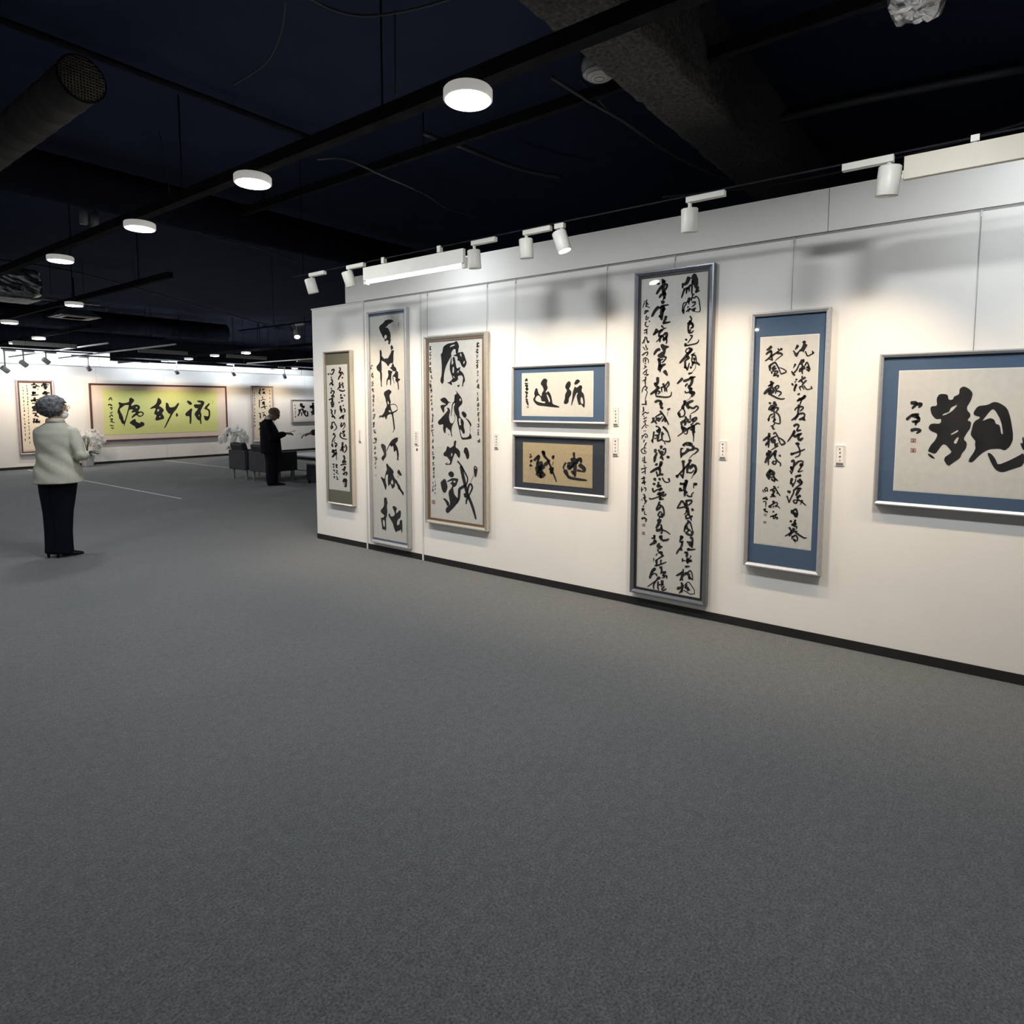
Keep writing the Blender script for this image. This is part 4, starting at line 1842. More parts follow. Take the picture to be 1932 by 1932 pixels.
def channel(x, y0, y1, z, label, wd=.05, ht=.075):
    """an open strut channel with flanges, hung from the slab on rods"""
    root = thing('strut_channel', (x, y0, z), label, 'rail', 'black strut channels under the ceiling')
    MB().box((x - wd / 2, y0, z + .006), (x - wd / 2 + .006, y1, z + ht)).box((x + wd / 2 - .006, y0, z + .006), (x + wd / 2, y1, z + ht)).box((x - wd / 2, y0, z), (x + wd / 2, y1, z + .006)).build('channel', M_BLACKM, root)
    y = y0 + .9
    while y < y1:
        MB().tube([(x, y, z + ht - .03), (x, y, CEIL)], .006, 6).build('hanger_rod', M_BLACKM, root)
        y += 2.3
channel(R1, -5, 17.2, 3.052, 'black strut channel carrying the near row of disc lamps', .075)
channel(3.81, -4, 6.5, 3.5, 'black strut channel higher up, crossing above the sprayed beam')
channel(onz(140, 577, LZ).x, 8.2, 17.4, 3.052, 'black strut channel carrying the second row of disc lamps')
channel(onz(464, 667, LZ).x, 9.5, 27, 3.052, 'black strut channel carrying the far row of disc lamps')
channel(5.3, 15, 27, 3.052, 'black strut channel at the far left above the partition')
for X_, Y0, Y1, lb, m_ in ((5.79, 15.4, 22.2, 'thin pale track high at far left', 'g'), (6.80, 14.5, 21.6, 'pale light-coloured track ending above the lime green banner', 'g'), (11.38, 9.5, 19.5, 'thin pale track running to the end panel', 'g')):
    rail('lighting_track', (X_, Y0, 2.80), (X_, Y1, 2.80), .035, .03, mat('grey_track', (.34, .34, .35), .5, metal=.3), lb, 'rail', 'thin pale lighting tracks')
for X0, X1, Y_, z_, lb in ((5.6, 8.9, 17.0, 2.60, 'dark spot track before the left half of the banner'), (9.0, 12.3, 17.0, 2.60, 'dark spot track between banner and ivory scroll'), (4.2, 5.9, 16.6, 2.64, 'dark spot track above the far left scroll')):
    rail('spot_track', (X0, Y_, z_), (X1, Y_, z_), .03, .03, M_BLACKM, lb, 'rail', 'dark spot tracks along the far partition')

# ---------------------------------------------------------------- track spots
def spot(p, aim, label, m=M_WHITEP, arm=(0, .20, 0), rz=0.0, size=1.0, power=None, lens=True, tilt=None, color=WARM, arm_len=.07, blend=1.0, angle=94, glow=False):
    """p: centre of the can; the adaptor runs along the track above it"""
    root = thing('track_spotlight', p, label, 'spotlight', 'spotlights on lighting tracks')
    d = (Vector(aim) - p).normalized()
    v = tilt if tilt is not None else d
    v = Vector(v).normalized()
    L, r = .062 * size, .047 * size
    back, front = p - v * L, p + v * L
    b = MB(); b.tube([back - v * .001, back - v * .006, back, front - v * .004, front, front - v * .002, front - v * L * .9], [r * .3, r * .86, r, r, r * .97, r * .88, r * .86], 24, False)
    b.build('spot_can', m, root)
    q = front if glow else front - v * L * .8
    MB().tube([q - v * .003, q + v * .002], r * .86, 20).build('spot_lens', M_LENS if lens else M_BLACKL, root)
    top = p + Vector((0, 0, L + arm_len))
    MB().tube([p + Vector((0, 0, L * .72)), top], .011 * size, 10).build('stem', m, root)
    a = Vector(arm)
    w_ = .017 * size
    if abs(a.y) > abs(a.x): b = MB().box((top.x - w_, min(top.y - .02, top.y + a.y), top.z), (top.x + w_, max(top.y + .02, top.y + a.y), top.z + .032 * size))
    else: b = MB().box((min(top.x - .02, top.x + a.x), top.y - w_, top.z), (max(top.x + .02, top.x + a.x), top.y + w_, top.z + .032 * size))
    b.build('track_adaptor', m, root, bevel=.003)
    if power != 0:
        lamp('spot_light', 'SPOT', front + v * .012, d, power or SPOT_W, color, root, spot_size=math.radians(angle), spot_blend=blend, shadow_soft_size=.03)
    return root
TX, TZ = 3.55, 2.665
rail('lighting_track', (TX, -5, TZ), (TX, 5.25, TZ), .007, .008, M_BLACKM, 'long thin black lighting track in front of the near display wall', 'rail', None, (.12, .985))
def wallpt(y, z): return Vector((WX, y, z))
def sp(x, y, aim, lb, tilt=None, arm=-.2, **k):
    p = onx(x, y, TX); spot(p, aim, lb, tilt=tilt, arm=(0, arm, 0), arm_len=max(.02, TZ - .035 - p.z - .062), **k)
sp(588, 540, wallpt(5.55, .9), 'track spotlight left of the fascia, first on the near track', tilt=(.25, -.1, -.95), arm=-.2)
sp(659, 527, wallpt(4.75, .85), 'track spotlight at the left end of the lit tube fixture', tilt=(.3, -.12, -.95), arm=-.2)
sp(895, 490, wallpt(3.75, .9), 'track spotlight at the right end of the lit tube fixture', tilt=(.1, 0, -1), arm=-.2)
sp(993, 470, wallpt(3.0, .8), 'track spotlight with pale can beside the glowing one', tilt=(.1, 0, -1), arm=-.2)
sp(1060, 456, wallpt(2.3, .95), 'track spotlight glowing at its mouth, tilted to the right', tilt=(.1, -.3, -.95), arm=.05, glow=True)
sp(1301, 417, wallpt(1.45, .9), 'track spotlight above the tallest scroll', tilt=(.15, .05, -1), arm=-.2)
sp(1676, 343, wallpt(.75, .85), 'nearest and largest track spotlight, left of the cream board', tilt=(.1, .1, -1), arm=.2, size=1.05)
spot(Vector((TX, -.9, 2.55)), wallpt(-.45, .85), 'track spotlight beyond the right edge of the frame', tilt=(.2, .1, -1), arm=(0, -.2, 0), arm_len=.02)
M_BACKLIT = mat('backlit_mauve_can', (.34, .30, .31), .5)  # shade on the backlit cans put into their colour
for x, y, X, lb in ((167, 694.5, 0, 'backlit can spotlight in front of the far wall left of the banner'), (333.5, 701, 0, 'backlit can spotlight above the middle of the lime banner'), (441, 704.5, 0, 'backlit can spotlight between lime banner and ivory scroll'), (537, 709.8, 0, 'backlit can spotlight right of the ivory scroll')):
    p = ony(x, y, 17.0)
    spot(p, Vector((p.x + .25, FY, 1.0)), lb, M_BACKLIT, arm=(-.2, 0, 0), tilt=(.55, .35, -.75), size=1.05, arm_len=max(.008, 2.60 - .034 - p.z - .065), power=SPOT_W * .62, lens=False, angle=125, blend=1.0)
for x, y, lb in ((10, 697, 'pale spotlight at the far left edge of the far wall'), (45, 686, 'pale spotlight above the far left scroll'), (87, 681, 'pale spotlight right above the far left scroll')):
    p = ony(x, y, 16.6)
    spot(p, Vector((p.x + .4, FY, 1.1)), lb, mat('pale_grey_can', (.5, .5, .48), .5), arm=(.2, 0, 0), tilt=(.75, .3, -.6), size=1.15, arm_len=max(.008, 2.64 - .037 - p.z - .0713), power=SPOT_W * .62, lens=False, angle=125, blend=1.0)
p = onx(560, 630, 6.0)
spot(p, Vector((7.2, 8.2, 1.0)), 'small spotlight glowing against the dark ceiling left of the end panel', tilt=(-.25, -.5, -.8), arm=(0, -.2, 0), size=1.0, arm_len=.061, glow=True, power=SPOT_W * .3, angle=90)
rail('lighting_track', (6.0, 6.3, p.z + .155), (6.0, 10.5, p.z + .155), .03, .02, M_BLACKM, 'dark short track behind the end panel', 'rail')

# linear fluorescent wall washers on the near track
def washer(y0, y1, zt, label, drop, board):
    root = thing('tube_fixture', (TX, (y0 + y1) / 2, zt), label, 'light fixture', 'tube wall washers on the near track')
    MB().box((TX - .014, y0, zt - .105), (TX + .014, y1, zt)).build('reflector_board', board, root, bevel=.002)
    MB().tube([(TX + .012, y0 + .02, zt - .105 - drop), (TX + .012, y1 - .02, zt - .105 - drop)], .013, 12).build('fluorescent_tube', M_TUBE, root)
    for y in (y0 + .01, y1 - .01):
        MB().box((TX - .004, y - .016, zt - .125 - drop), (TX + .03, y + .016, zt - .06)).build('tube_socket', M_WHITEP, root)
    for y in (y0 + (y1 - y0) * .22, y1 - (y1 - y0) * .22):
        MB().box((TX - .016, y - .016, zt + .004), (TX + .016, y + .016, TZ + .012)).tube([(TX, y, zt - .01), (TX, y, zt + .02)], .012, 10).build('track_clip', M_WHITEP, root)
    o = lamp('tube_light', 'AREA', (TX + .04, (y0 + y1) / 2, zt - .12 - drop), (.85, 0, -.55), TUBE_W, COOL, root, shape='RECTANGLE', size=.03, size_y=y1 - y0 - .06)
    return root
washer(3.14, 4.25, 2.625, 'lit white tube fixture over the four-character scroll', .012, M_WHITEP)
washer(-.80, .405, 2.645, 'cream-coloured tube fixture at the top right edge', -.03, M_BEIGE)
# tubes that wash the far partition and the back wall
for k, (x0, x1) in enumerate(((4.45, 5.65), (6.95, 8.15), (9.2, 10.4), (11.4, 12.6))):
    root = thing('tube_fixture', ((x0 + x1) / 2, 16.78, 2.76), ['far tube fixture above the far left scroll', 'far tube fixture above the left of the banner', 'far tube fixture above the right of the banner', 'far tube fixture right of the ivory scroll'][k], 'light fixture', 'tube wall washers before the far partition')
    MB().box((x0, 16.77, 2.76), (x1, 16.79, 2.85)).build('reflector_board', M_WHITEP, root)
    for x in (x0 + .2, x1 - .2): MB().tube([(x, 16.78, 2.84), (x, 16.78, CEIL)], .005, 5).build('hanger_rod', M_BLACKM, root)
    MB().tube([(x0 + .02, 16.815, 2.775), (x1 - .02, 16.815, 2.775)], .013, 8).build('fluorescent_tube', M_TUBE, root)
    lamp('tube_light', 'AREA', ((x0 + x1) / 2, 16.84, 2.77), (0, .7, -.72), FARTUBE_W * .55, COOL, root, shape='RECTANGLE', size=x1 - x0 - .05, size_y=.03)
for k, x0 in enumerate((3.0, 7.5, 12.0, 16.0)):
    root = thing('tube_fixture', (x0 + 1.2, 26.2, 2.5), ['hidden tube washing the back wall, far left', 'hidden tube washing the back wall, left of middle', 'hidden tube washing the back wall, right of middle', 'hidden tube washing the back wall, far right'][k], 'light fixture', 'tube wall washers before the back wall')
    MB().box((x0, 26.19, 2.5), (x0 + 2.4, 26.21, 2.6)).build('reflector_board', M_WHITEP, root)
    for x in (x0 + .4, x0 + 2.0): MB().tube([(x, 26.2, 2.59), (x, 26.2, CEIL)], .005, 5).build('hanger_rod', M_BLACKM, root)
    MB().tube([(x0 + .02, 26.24, 2.52), (x0 + 2.38, 26.24, 2.52)], .013, 8).build('fluorescent_tube', M_TUBE, root)
    lamp('tube_light', 'AREA', (x0 + 1.2, 26.27, 2.52), (0, 1, .25), FARTUBE_W * 3.0, COOL, root, shape='RECTANGLE', size=2.3, size_y=.03)

# ---------------------------------------------------------------- ducts, beams, cables
def duct(a, c, r, label, m=M_BLACKM, ribs=True, end=None):
    a, c = Vector(a), Vector(c)
    root = thing('ventilation_duct', a, label, 'duct', 'black ventilation ducts')
    n = max(2, int((c - a).length / .22)) if ribs else 2
    pts, rs = [], []
    for i in range(n + 1):
        q = a.lerp(c, i / n)
        if ribs and 0 < i < n:
            t = (c - a).normalized() * .012
            pts += [q - t, q, q + t]; rs += [r, r * 1.03, r]
        else: pts.append(q); rs.append(r)
    MB().tube(pts, rs, 28).build('duct_shell', m, root)
    if end:
        t = (a - c).normalized()
        e = MB(); e.tube([a + t * .004, a + t * .012], [r * .99, r * .99], 28); e.build('end_plate', mat('dark_grille_back', (.01, .01, .01), .9), root)
        g = MB(); up = Vector((0, 0, 1)); s_ = t.cross(up).normalized()
        st = r * 2 / 15
        for i in range(-7, 8):
            hl = math.sqrt(max(0, r * r - (i * st) ** 2))
            for d1, d2 in ((s_, up), (up, s_)):
                q = a + t * .016 + d1 * (i * st)
                g.tube([q - d2 * hl, q + d2 * hl], .0045, 4)
        g.build('wire_grille', mat('bronze_grille', (.26, .23, .17), .6), root)
        ring = MB(); K = 28
        ring.tube([a + t * .014 + s_ * (r * math.cos(2 * math.pi * k / K)) + up * (r * math.sin(2 * math.pi * k / K)) for k in range(K + 1)], .008, 6)
        ring.build('grille_rim', M_BLACKM, root)
    return root
de = onz(153, 150, 3.4)
duct(de, de + Vector((0, 2.2, 0)), .125, 'round black duct with wire grille end, upper left', mat('dull_brown_black_duct', (.060, .054, .050), .8, var=.15), end=True)
q = onz(620, 470, 3.45)
duct((-3.5, q.y, 3.52), (12, q.y, 3.52), .20, 'long black duct crossing the ceiling in the middle distance', mat('matt_black_duct', (.015, .017, .028), .95, spec=.06))
q = onz(250, 620, 3.4)
duct((1.0, q.y, 3.5), (9.6, q.y, 3.5), .24, 'wide black duct crossing the ceiling far away', mat('matt_black_duct', (.015, .017, .028), .95, spec=.06))
q = onz(420, 665, 3.3)
duct((2.0, q.y, 3.42), (9.8, q.y, 3.42), .22, 'farthest black duct above the partition', mat('matt_black_duct', (.015, .017, .028), .95, spec=.06))
# sprayed beam
z_ = 3.3
y1, y0 = onz(1158, 152, z_).y, onz(1232, 76, z_).y
b = MB()
nx, ny = 130, 8
xs_ = [-1.5 + 8.5 * i / nx for i in range(nx + 1)]
def sprz(x, y): return .012 * noise.noise(Vector((x * 14, y * 14, 0))) + .008 * noise.noise(Vector((x * 40, y * 40, 3)))
prof = [(y0, CEIL)] + [(y0, z_ + .1)] + [(y0 + (y1 - y0) * j / ny, z_) for j in range(ny + 1)] + [(y1, z_ + .1), (y1, CEIL)]
vs_ = []
for x in xs_:
    for j, (y, z) in enumerate(prof): vs_.append((x, y + sprz(x, z * 3 + j), z + sprz(x, y)))
m_ = len(prof)
b.add(vs_, [(i * m_ + j, i * m_ + j + 1, (i + 1) * m_ + j + 1, (i + 1) * m_ + j) for i in range(nx) for j in range(m_ - 1)], True)
o = b.build('sprayed_beam', M_SPRAY, None); tag(o, 'rough grey sprayed fireproofing on a beam, top right of centre', 'beam')
# the unlit dome lamp beside it
p = onz(1131, 131, 3.42)
root = thing('dome_lamp', p, 'unlit white dome lamp half hidden behind the sprayed beam', 'ceiling lamp')
MB().lathe([(.10, .05), (.105, .02), (.10, -.01), (.085, -.035), (.05, -.052), (.01, -.056)], 28, p).build('dome', mat('milky_dome', (.55, .55, .54), .3), root)
for r_ in (.095, .075, .05, .028):
    K = 24; MB().tube([p + Vector((r_ * math.cos(2 * math.pi * k / K), r_ * math.sin(2 * math.pi * k / K), -.056 * math.sqrt(max(0, 1 - (r_ / .105) ** 2)) - .001)) for k in range(K + 1)], .003, 5).build('dome_ridge', mat('grey_ridge', (.36, .36, .36), .5), root)
MB().lathe([(.11, .05), (.11, .09), (.06, .12)], 24, p).build('lamp_base', M_BLACKM, root)
MB().tube([p + Vector((0, 0, .11)), Vector((p.x, p.y, CEIL))], .01, 6).build('stem', M_BLACKM, root)

def foil_box(a, c, label, seed):
    """crumpled foil wrapped duct end"""
    a, c = Vector(a), Vector(c)
    root = thing('foil_duct', (a + c) / 2, label, 'duct', 'foil wrapped ducts')
    ctr = (a + c) / 2; h = (c - a) / 2
    b = MB(); n = 14; vs, fs = [], []
    def pt(d):
        k = (abs(d.x) ** 5 + abs(d.y) ** 5 + abs(d.z) ** 5) ** (-1 / 5)
        q = d * k
        nzv = noise.noise(d * 5 + Vector((seed, 0, 0))) * .10 + noise.noise(d * 13 + Vector((0, seed, 0))) * .05
        q = q * (1 + nzv)
        return ctr + Vector((q.x * h.x, q.y * h.y, q.z * h.z))
    m2, n2 = 22, 36
    for i in range(m2 + 1):
        ph = math.pi * i / m2
        for k in range(n2):
            th = 2 * math.pi * k / n2
            vs.append(pt(Vector((math.sin(ph) * math.cos(th), math.sin(ph) * math.sin(th), math.cos(ph)))))
    for i in range(m2):
        for k in range(n2): fs.append((i * n2 + k, (i + 1) * n2 + k, (i + 1) * n2 + (k + 1) % n2, i * n2 + (k + 1) % n2))
    b.add(vs, fs, False); b.build('foil_wrap', M_FOIL, root)
    return root
p = onz(5, 545, 3.2)
r_ = foil_box(p + Vector((-.36, -.35, -.12)), p + Vector((.42, .35, .32)), 'crumpled silver foil duct at the left edge', 1.7)
MB().tube([p + Vector((.46, .02, .10)), p + Vector((.32, .02, .10))], [.15, .16], 20).build('dark_mouth', mat('dark_mouth', (.015, .015, .016), .8), r_)
for k in range(7):
    q = p + Vector((-.34, -.3 + .09 * k, -.15)); MB().tube([q, q + Vector((.72, .03, .01))], .018, 6).build('foil_fold', M_FOIL, r_)
p = onz(1728, -30, 3.2)
foil_box(p + Vector((-.12, -.10, -.08)), p + Vector((.20, .10, .14)), 'crumpled silver foil duct at the top right edge', 5.1)
rail('pale_bar', (onz(66, 563, 3.14).x, onz(60, 563, 3.14).y, 3.14), (onz(60, 563, 3.14).x + .95, onz(60, 563, 3.14).y, 3.14), .06, .05, mat('grey_bar', (.22, .22, .22), .5), 'pale bar between the foil duct and a disc lamp', 'bar')
# pale square air diffuser
p = onz(141, 599, 3.12)
root = thing('air_diffuser', p, 'pale square air diffuser below the disc lamp at left', 'vent')
MB().add([p + Vector(q) for q in ((-.34, -.34, 0), (.34, -.34, 0), (.34, .34, 0), (-.34, .34, 0), (-.18, -.18, .14), (.18, -.18, .14), (.18, .18, .14), (-.18, .18, .14))], [(0, 1, 2, 3), (0, 4, 5, 1), (1, 5, 6, 2), (2, 6, 7, 3), (3, 7, 4, 0), (4, 7, 6, 5)]).build('diffuser_hood', mat('grey_white_metal', (.42, .42, .40), .5), root)
for s_ in (.26, .18, .10):
    MB().box(p + Vector((-s_, -s_, -.012)), p + Vector((s_, s_, -.002))).build('louvre', mat('grey_white_metal', (.42, .42, .40), .5), root)
MB().box(p + Vector((-.015, -.015, .13)), p + Vector((.015, .015, CEIL - p.z))).build('neck_duct', M_BLACKM, root)
# two small grey cylinders hung at left
p = onz(169, 425, 3.25)
for k, (dx, lb) in enumerate(((-.05, 'small grey hanging cylinder, left of the pair'), (.07, 'small grey hanging cylinder, right of the pair'))):
    q = p + Vector((dx, .06 * k, 0))
    root = thing('hanging_sensor', q, lb, 'sensor', 'small grey cylinders hung from the ceiling')
    MB().tube([q, q + Vector((0, 0, .15))], .035, 14).build('sensor_can', mat('grey_sensor', (.30, .30, .31), .5), root)
    MB().tube([q + Vector((0, 0, .15)), Vector((q.x, q.y, CEIL))], .006, 6).build('stem', M_BLACKM, root)
# cables and conduits
M_CABLE = mat('dark_grey_cable', (.075, .075, .08), .6)
def cable(pts, r, label, z=3.45, m=M_CABLE):
    P_ = smooth_curve([onz(x, y, z if len(t) == 0 else t[0]) for x, y, *t in pts], 6)
    b = MB(); b.tube(P_, r, 6)
    o = b.build('ceiling_cable', m, None, origin=P_[0]); o.location = P_[0]
    tag(o, label, 'cable', 'dark cables slung under the ceiling')
cable([(560, -20), (620, 15), (690, 30), (790, 15), (900, -20)], .006, 'thin looping cable at the top edge left of the lamp streak', 3.4)
cable([(538, 0, 3.6), (530, 60, 3.55), (500, 120, 3.5), (440, 160, 3.6)], .005, 'thin cable hanging in a curve at upper left', 3.5)
cable([(600, 300, 3.5), (650, 300, 3.4), (720, 330, 3.35), (800, 365, 3.35), (850, 395, 3.45), (925, 415, 3.6)], .010, 'sagging cable below the nearest disc lamp', 3.4)
cable([(1040, 145, 3.6), (1110, 190, 3.5), (1180, 230, 3.42), (1260, 285, 3.38), (1340, 325, 3.36), (1420, 342, 3.36), (1560, 355, 3.5)], .012, 'thick sagging cable right of the sprayed beam', 3.4)
cable([(1095, 150, 3.62), (1170, 225, 3.46), (1300, 308, 3.4), (1400, 338, 3.38)], .008, 'second sagging cable beside the thick one', 3.4)
cable([(330, 415), (380, 440), (430, 455), (480, 465), (560, 495)], .007, 'thin cable below the second disc lamp', 3.4)
cable([(800, 252, 3.6), (880, 280, 3.6), (980, 318, 3.6), (1060, 335, 3.6)], .018, 'straight dark conduit right of the nearest disc lamp', 3.6)
cable([(300, 245, 3.8), (308, 290, 3.5), (322, 375, 3.1)], .004, 'thin hanging wire left of the second disc lamp', 3.5)
cable([(745, 20, 3.85), (746, 180, 3.2)], .005, 'thin vertical hanging rod left of the nearest disc lamp', 3.5)
cable([(-20, 30), (160, 98), (330, 163), (600, 266)], .022, 'dark pipe running across the upper left ceiling', 3.75, M_BLACKM)
cable([(0, 490), (170, 520), (420, 590), (600, 640)], .012, 'dark pipe low across the far left ceiling', 3.7)
cable([(1250, 372, 3.35), (1480, 345, 3.3), (1700, 296, 3.3), (1932, 232, 3.3)], .010, 'cable lying along the top of the near lighting track', 3.3)
cable([(1420, 240, 3.7), (1600, 195, 3.7), (1932, 130, 3.7)], .03, 'dark pipe above the right end of the near track', 3.7)
cable([(1300, 110, 3.7), (1540, 40, 3.7), (1700, 0, 3.7)], .02, 'dark pipe at the top right beside the foil', 3.7)

# ---------------------------------------------------------------- floor tape
for x, y0, y1, lb in ((4.768, 10.24, 14.9, 'thin white line on the carpet right of the woman'), (4.775, 16.7, 17.5, 'short white line on the carpet near the far left scroll'), (7.80, 13.9, 17.6, 'thin white line on the carpet before the armchairs')):
    o = MB().box((x - .012, y0, 0.0), (x + .012, y1, .003)).build('floor_tape', mat('white_tape', (.72, .72, .70), .6), None, origin=(x, y0, 0)); o.location = (x, y0, 0)
    tag(o, lb, 'tape', 'white lines taped on the carpet')

# dark bulkheads that close the ceiling void in front of the back wall
for x0, x1, zb, lb in ((-7.9, 9.3, 3.28, 'black bulkhead under the far ceiling, higher left part'), (9.32, 20.9, 3.02, 'black bulkhead under the far ceiling, lower right part')):
    root = thing('ceiling_bulkhead', (x0, 24.6, zb), lb, 'bulkhead', 'black bulkheads before the back wall')
    MB().box((x0, 24.6, zb), (x1, 24.75, CEIL)).build('bulkhead_board', M_BLACKM, root)
    MB().box((x0, 24.57, zb - .02), (x1, 24.78, zb)).build('edge_trim', mat('grey_edge_trim', (.08, .08, .085), .7), root)

# ---------------------------------------------------------------- armchairs, table, stool
M_LEATH = mat('black_leather', (.030, .031, .036), .45, var=.2, scale=30)
M_LEATHLIT = mat('lit_black_upholstery', (.060, .060, .066), .8, var=.15, scale=60)  # black upholstery lightened: light on the back shells put into the colour
M_LEG = mat('pale_metal_leg_lit_top', (.45, .45, .44), .4, metal=.5)
def armchair(loc, rz, label):
    """faces local +X; back at -X"""
    root = thing('armchair', loc, label, 'armchair', 'black armchairs of the lounge corner', rz, True)
    W, D = .60, .66
    MB().box((-.02, -W / 2, .20), (.045, W / 2, .585)).build('back_shell', M_LEATHLIT, root, bevel=.012)
    for s in (-1, 1):
        y0 = s * (W / 2 - .075) if s > 0 else -W / 2
        MB().box((.045, y0, .20), (D, y0 + .075, .575)).build('armrest', M_LEATH, root, bevel=.014)
    MB().box((.05, -W / 2 + .08, .22), (D - .01, W / 2 - .08, .41)).build('seat_cushion', M_LEATH, root, bevel=.03)
    R_ = Matrix.Rotation(-.28, 3, 'Y')
    MB().box((.05, -W / 2 + .075, .40), (.17, W / 2 - .075, .745), R_, (.11, 0, .40)).build('back_cushion', M_LEATH, root, bevel=.03)
    for x in (.05, D - .06):
        for y in (-W / 2 + .06, W / 2 - .06):
            MB().box((x - .017, y - .017, 0), (x + .017, y + .017, .205)).build('leg', M_LEG, root)
    return root
armchair((6.70, 11.96, 0), 0, 'black armchair at left, in front of the second orchid')
armchair((6.70, 11.22, 0), 0, 'black armchair directly behind the man in the suit')
armchair((9.12, 11.0, 0), math.pi, 'black armchair beyond the coffee table, mostly hidden by the end panel')
tb = thing('coffee_table', (7.95, 11.05, 0), 'low coffee table with pale top beside the armchairs', 'table', None, 0, True)
MB().box((-.36, -.62, .43), (.36, .62, .465)).build('table_top', mat('pale_table_top', (.62, .63, .66), .25), tb, bevel=.008)
MB().box((-.32, -.58, .37), (.32, .58, .43)).build('apron', M_LEATH, tb)
for x in (-.29, .29):
    for y in (-.54, .54):
        MB().tube([(x, y, 0), (x, y, .37)], .022, 10).build('leg', M_LEG, tb)
MB().box((-.28, -.5, .14), (.28, .5, .16)).build('lower_shelf', mat('grey_shelf', (.30, .30, .32), .4), tb)
so = thing('stool', (7.42, 10.16, 0), 'low black stool with lit top at the edge of the end panel', 'stool', None, 0, True)
MB().box((-.24, -.22, .05), (.24, .22, .36)).build('stool_body', M_LEATH, so, bevel=.015)
MB().box((-.245, -.225, .36), (.245, .225, .39)).build('stool_top', M_LEG, so, bevel=.006)  # pale colour stands in for light on the black stool's top
for x in (-.2, .2):
    for y in (-.18, .18): MB().box((x - .02, y - .02, 0), (x + .02, y + .02, .05)).build('foot', M_BLACKM, so)

# ---------------------------------------------------------------- orchids
M_PETAL = mat('white_petal', (.93, .92, .92), .6, var=.02)
_nt = M_PETAL.node_tree; _tl = _nt.nodes.new('ShaderNodeBsdfTranslucent'); _mx = _nt.nodes.new('ShaderNodeMixShader')   # thin petals let light through
_tl.inputs[0].default_value = (.97, .97, .96, 1); _mx.inputs[0].default_value = .5
_nt.links.new(_nt.nodes['Principled BSDF'].outputs[0], _mx.inputs[1]); _nt.links.new(_tl.outputs[0], _mx.inputs[2]); _nt.links.new(_mx.outputs[0], _nt.nodes['Material Output'].inputs[0])
M_LEAF = mat('dark_green_leaf', (.022, .040, .022), .45, var=.3)
M_STEM = mat('green_stem', (.10, .14, .05), .6)
def petal_mesh():
    b = MB()
    for k in range(5):
        a = math.pi / 2 + k * 2 * math.pi / 5
        l, w_ = (.040, .019) if k in (1, 4) else (.036, .012)
        d, s_ = Vector((math.cos(a), 0, math.sin(a))), Vector((-math.sin(a), 0, math.cos(a)))
        pts = [Vector((0, 0, 0)), d * l * .35 + s_ * w_ * .8, d * l * .75 + s_ * w_, d * l, d * l * .75 - s_ * w_, d * l * .35 - s_ * w_ * .8, d * l * .6 + Vector((0, -.006, 0))]
        b.add(pts, [(0, 1, 6), (1, 2, 6), (2, 3, 6), (3, 4, 6), (4, 5, 6), (5, 0, 6)], True)
    b.ball((0, -.010, -.006), (.008, .010, .010), 8, 5)
    return b.mesh('flower')
PET = petal_mesh(); PET.materials.append(M_PETAL)
def orchid(loc, label, seed, side):
    rng = random.Random(seed)
    root = thing('potted_orchid', loc, label, 'potted plant', 'white orchids in pots before the far wall', 0, True)
    b = MB(); pw = mat('white_ceramic_pot', (.66, .66, .64), .35)
    b.rings([((0, 0, 0), .10, .10, 0, .45), ((0, 0, .02), .105, .105, 0, .45), ((0, 0, .25), .13, .13, 0, .45), ((0, 0, .27), .135, .135, 0, .45)], 28); b.build('pot', pw, root)
    MB().lathe([(.11, .268), (.10, .285), (.03, .30)], 18).build('moss', mat('dark_moss', (.02, .03, .015), .9), root)
    for k in range(11):
        a = k * 2.4 + rng.uniform(-.2, .2); L = rng.uniform(.20, .30); h = rng.uniform(.02, .12)
        dx = Vector((math.cos(a), math.sin(a), 0)); sd = Vector((-math.sin(a), math.cos(a), 0))
        vs, fs = [], []
        N = 7
        for i in range(N + 1):
            t = i / N
            c = dx * (L * t) + Vector((0, 0, .28 + h * math.sin(t * 2.4) - .03 * t * t)); wd = .045 * math.sin(math.pi * min(1, t * .93 + .07)) ** .6 + .002
            vs += [c + sd * wd, c - Vector((0, 0, .012)), c - sd * wd]
        for i in range(N): fs += [(i * 3, i * 3 + 1, i * 3 + 4, i * 3 + 3), (i * 3 + 1, i * 3 + 2, i * 3 + 5, i * 3 + 4)]
        MB().add(vs, fs, True).build('leaf', M_LEAF, root)
    for k in range(9):
        a = k * 2 * math.pi / 9 + rng.uniform(-.25, .25); R_ = rng.uniform(.22, .40)
        top = rng.uniform(.70, .86)
        e = Vector((math.cos(a) * R_ + side * .05, math.sin(a) * R_ * .6, 0))
        pts = smooth_curve([Vector((0, 0, .28)), e * .12 + Vector((0, 0, .52)), e * .42 + Vector((0, 0, top)), e * .8 + Vector((0, 0, top - .02)), e * 1.12 + Vector((0, 0, top - .17)), e * 1.22 + Vector((0, 0, top - .30))], 6)
        MB().tube(pts, .0045, 6).build('stem', M_STEM, root)
        for i in range(10, len(pts), 2):
            for r in range(3):
                o = bpy.data.objects.new('flower', PET); COL.objects.link(o); o.parent = root
                o.location = pts[i] + Vector((rng.uniform(-.04, .04), rng.uniform(-.04, .02), rng.uniform(-.05, .03)))
                o.rotation_euler = (rng.uniform(-.5, .3), rng.uniform(-.5, .5), rng.uniform(-.9, .9))
                s_ = rng.uniform(.95, 1.35); o.scale = (s_, s_, s_)
    return root
orchid(onz(166, 880, 0), 'white orchid in a white pot right of the woman', 3, .1)
orchid(onz(445, 865, 0), 'white orchid behind the left black armchair', 8, -.1)

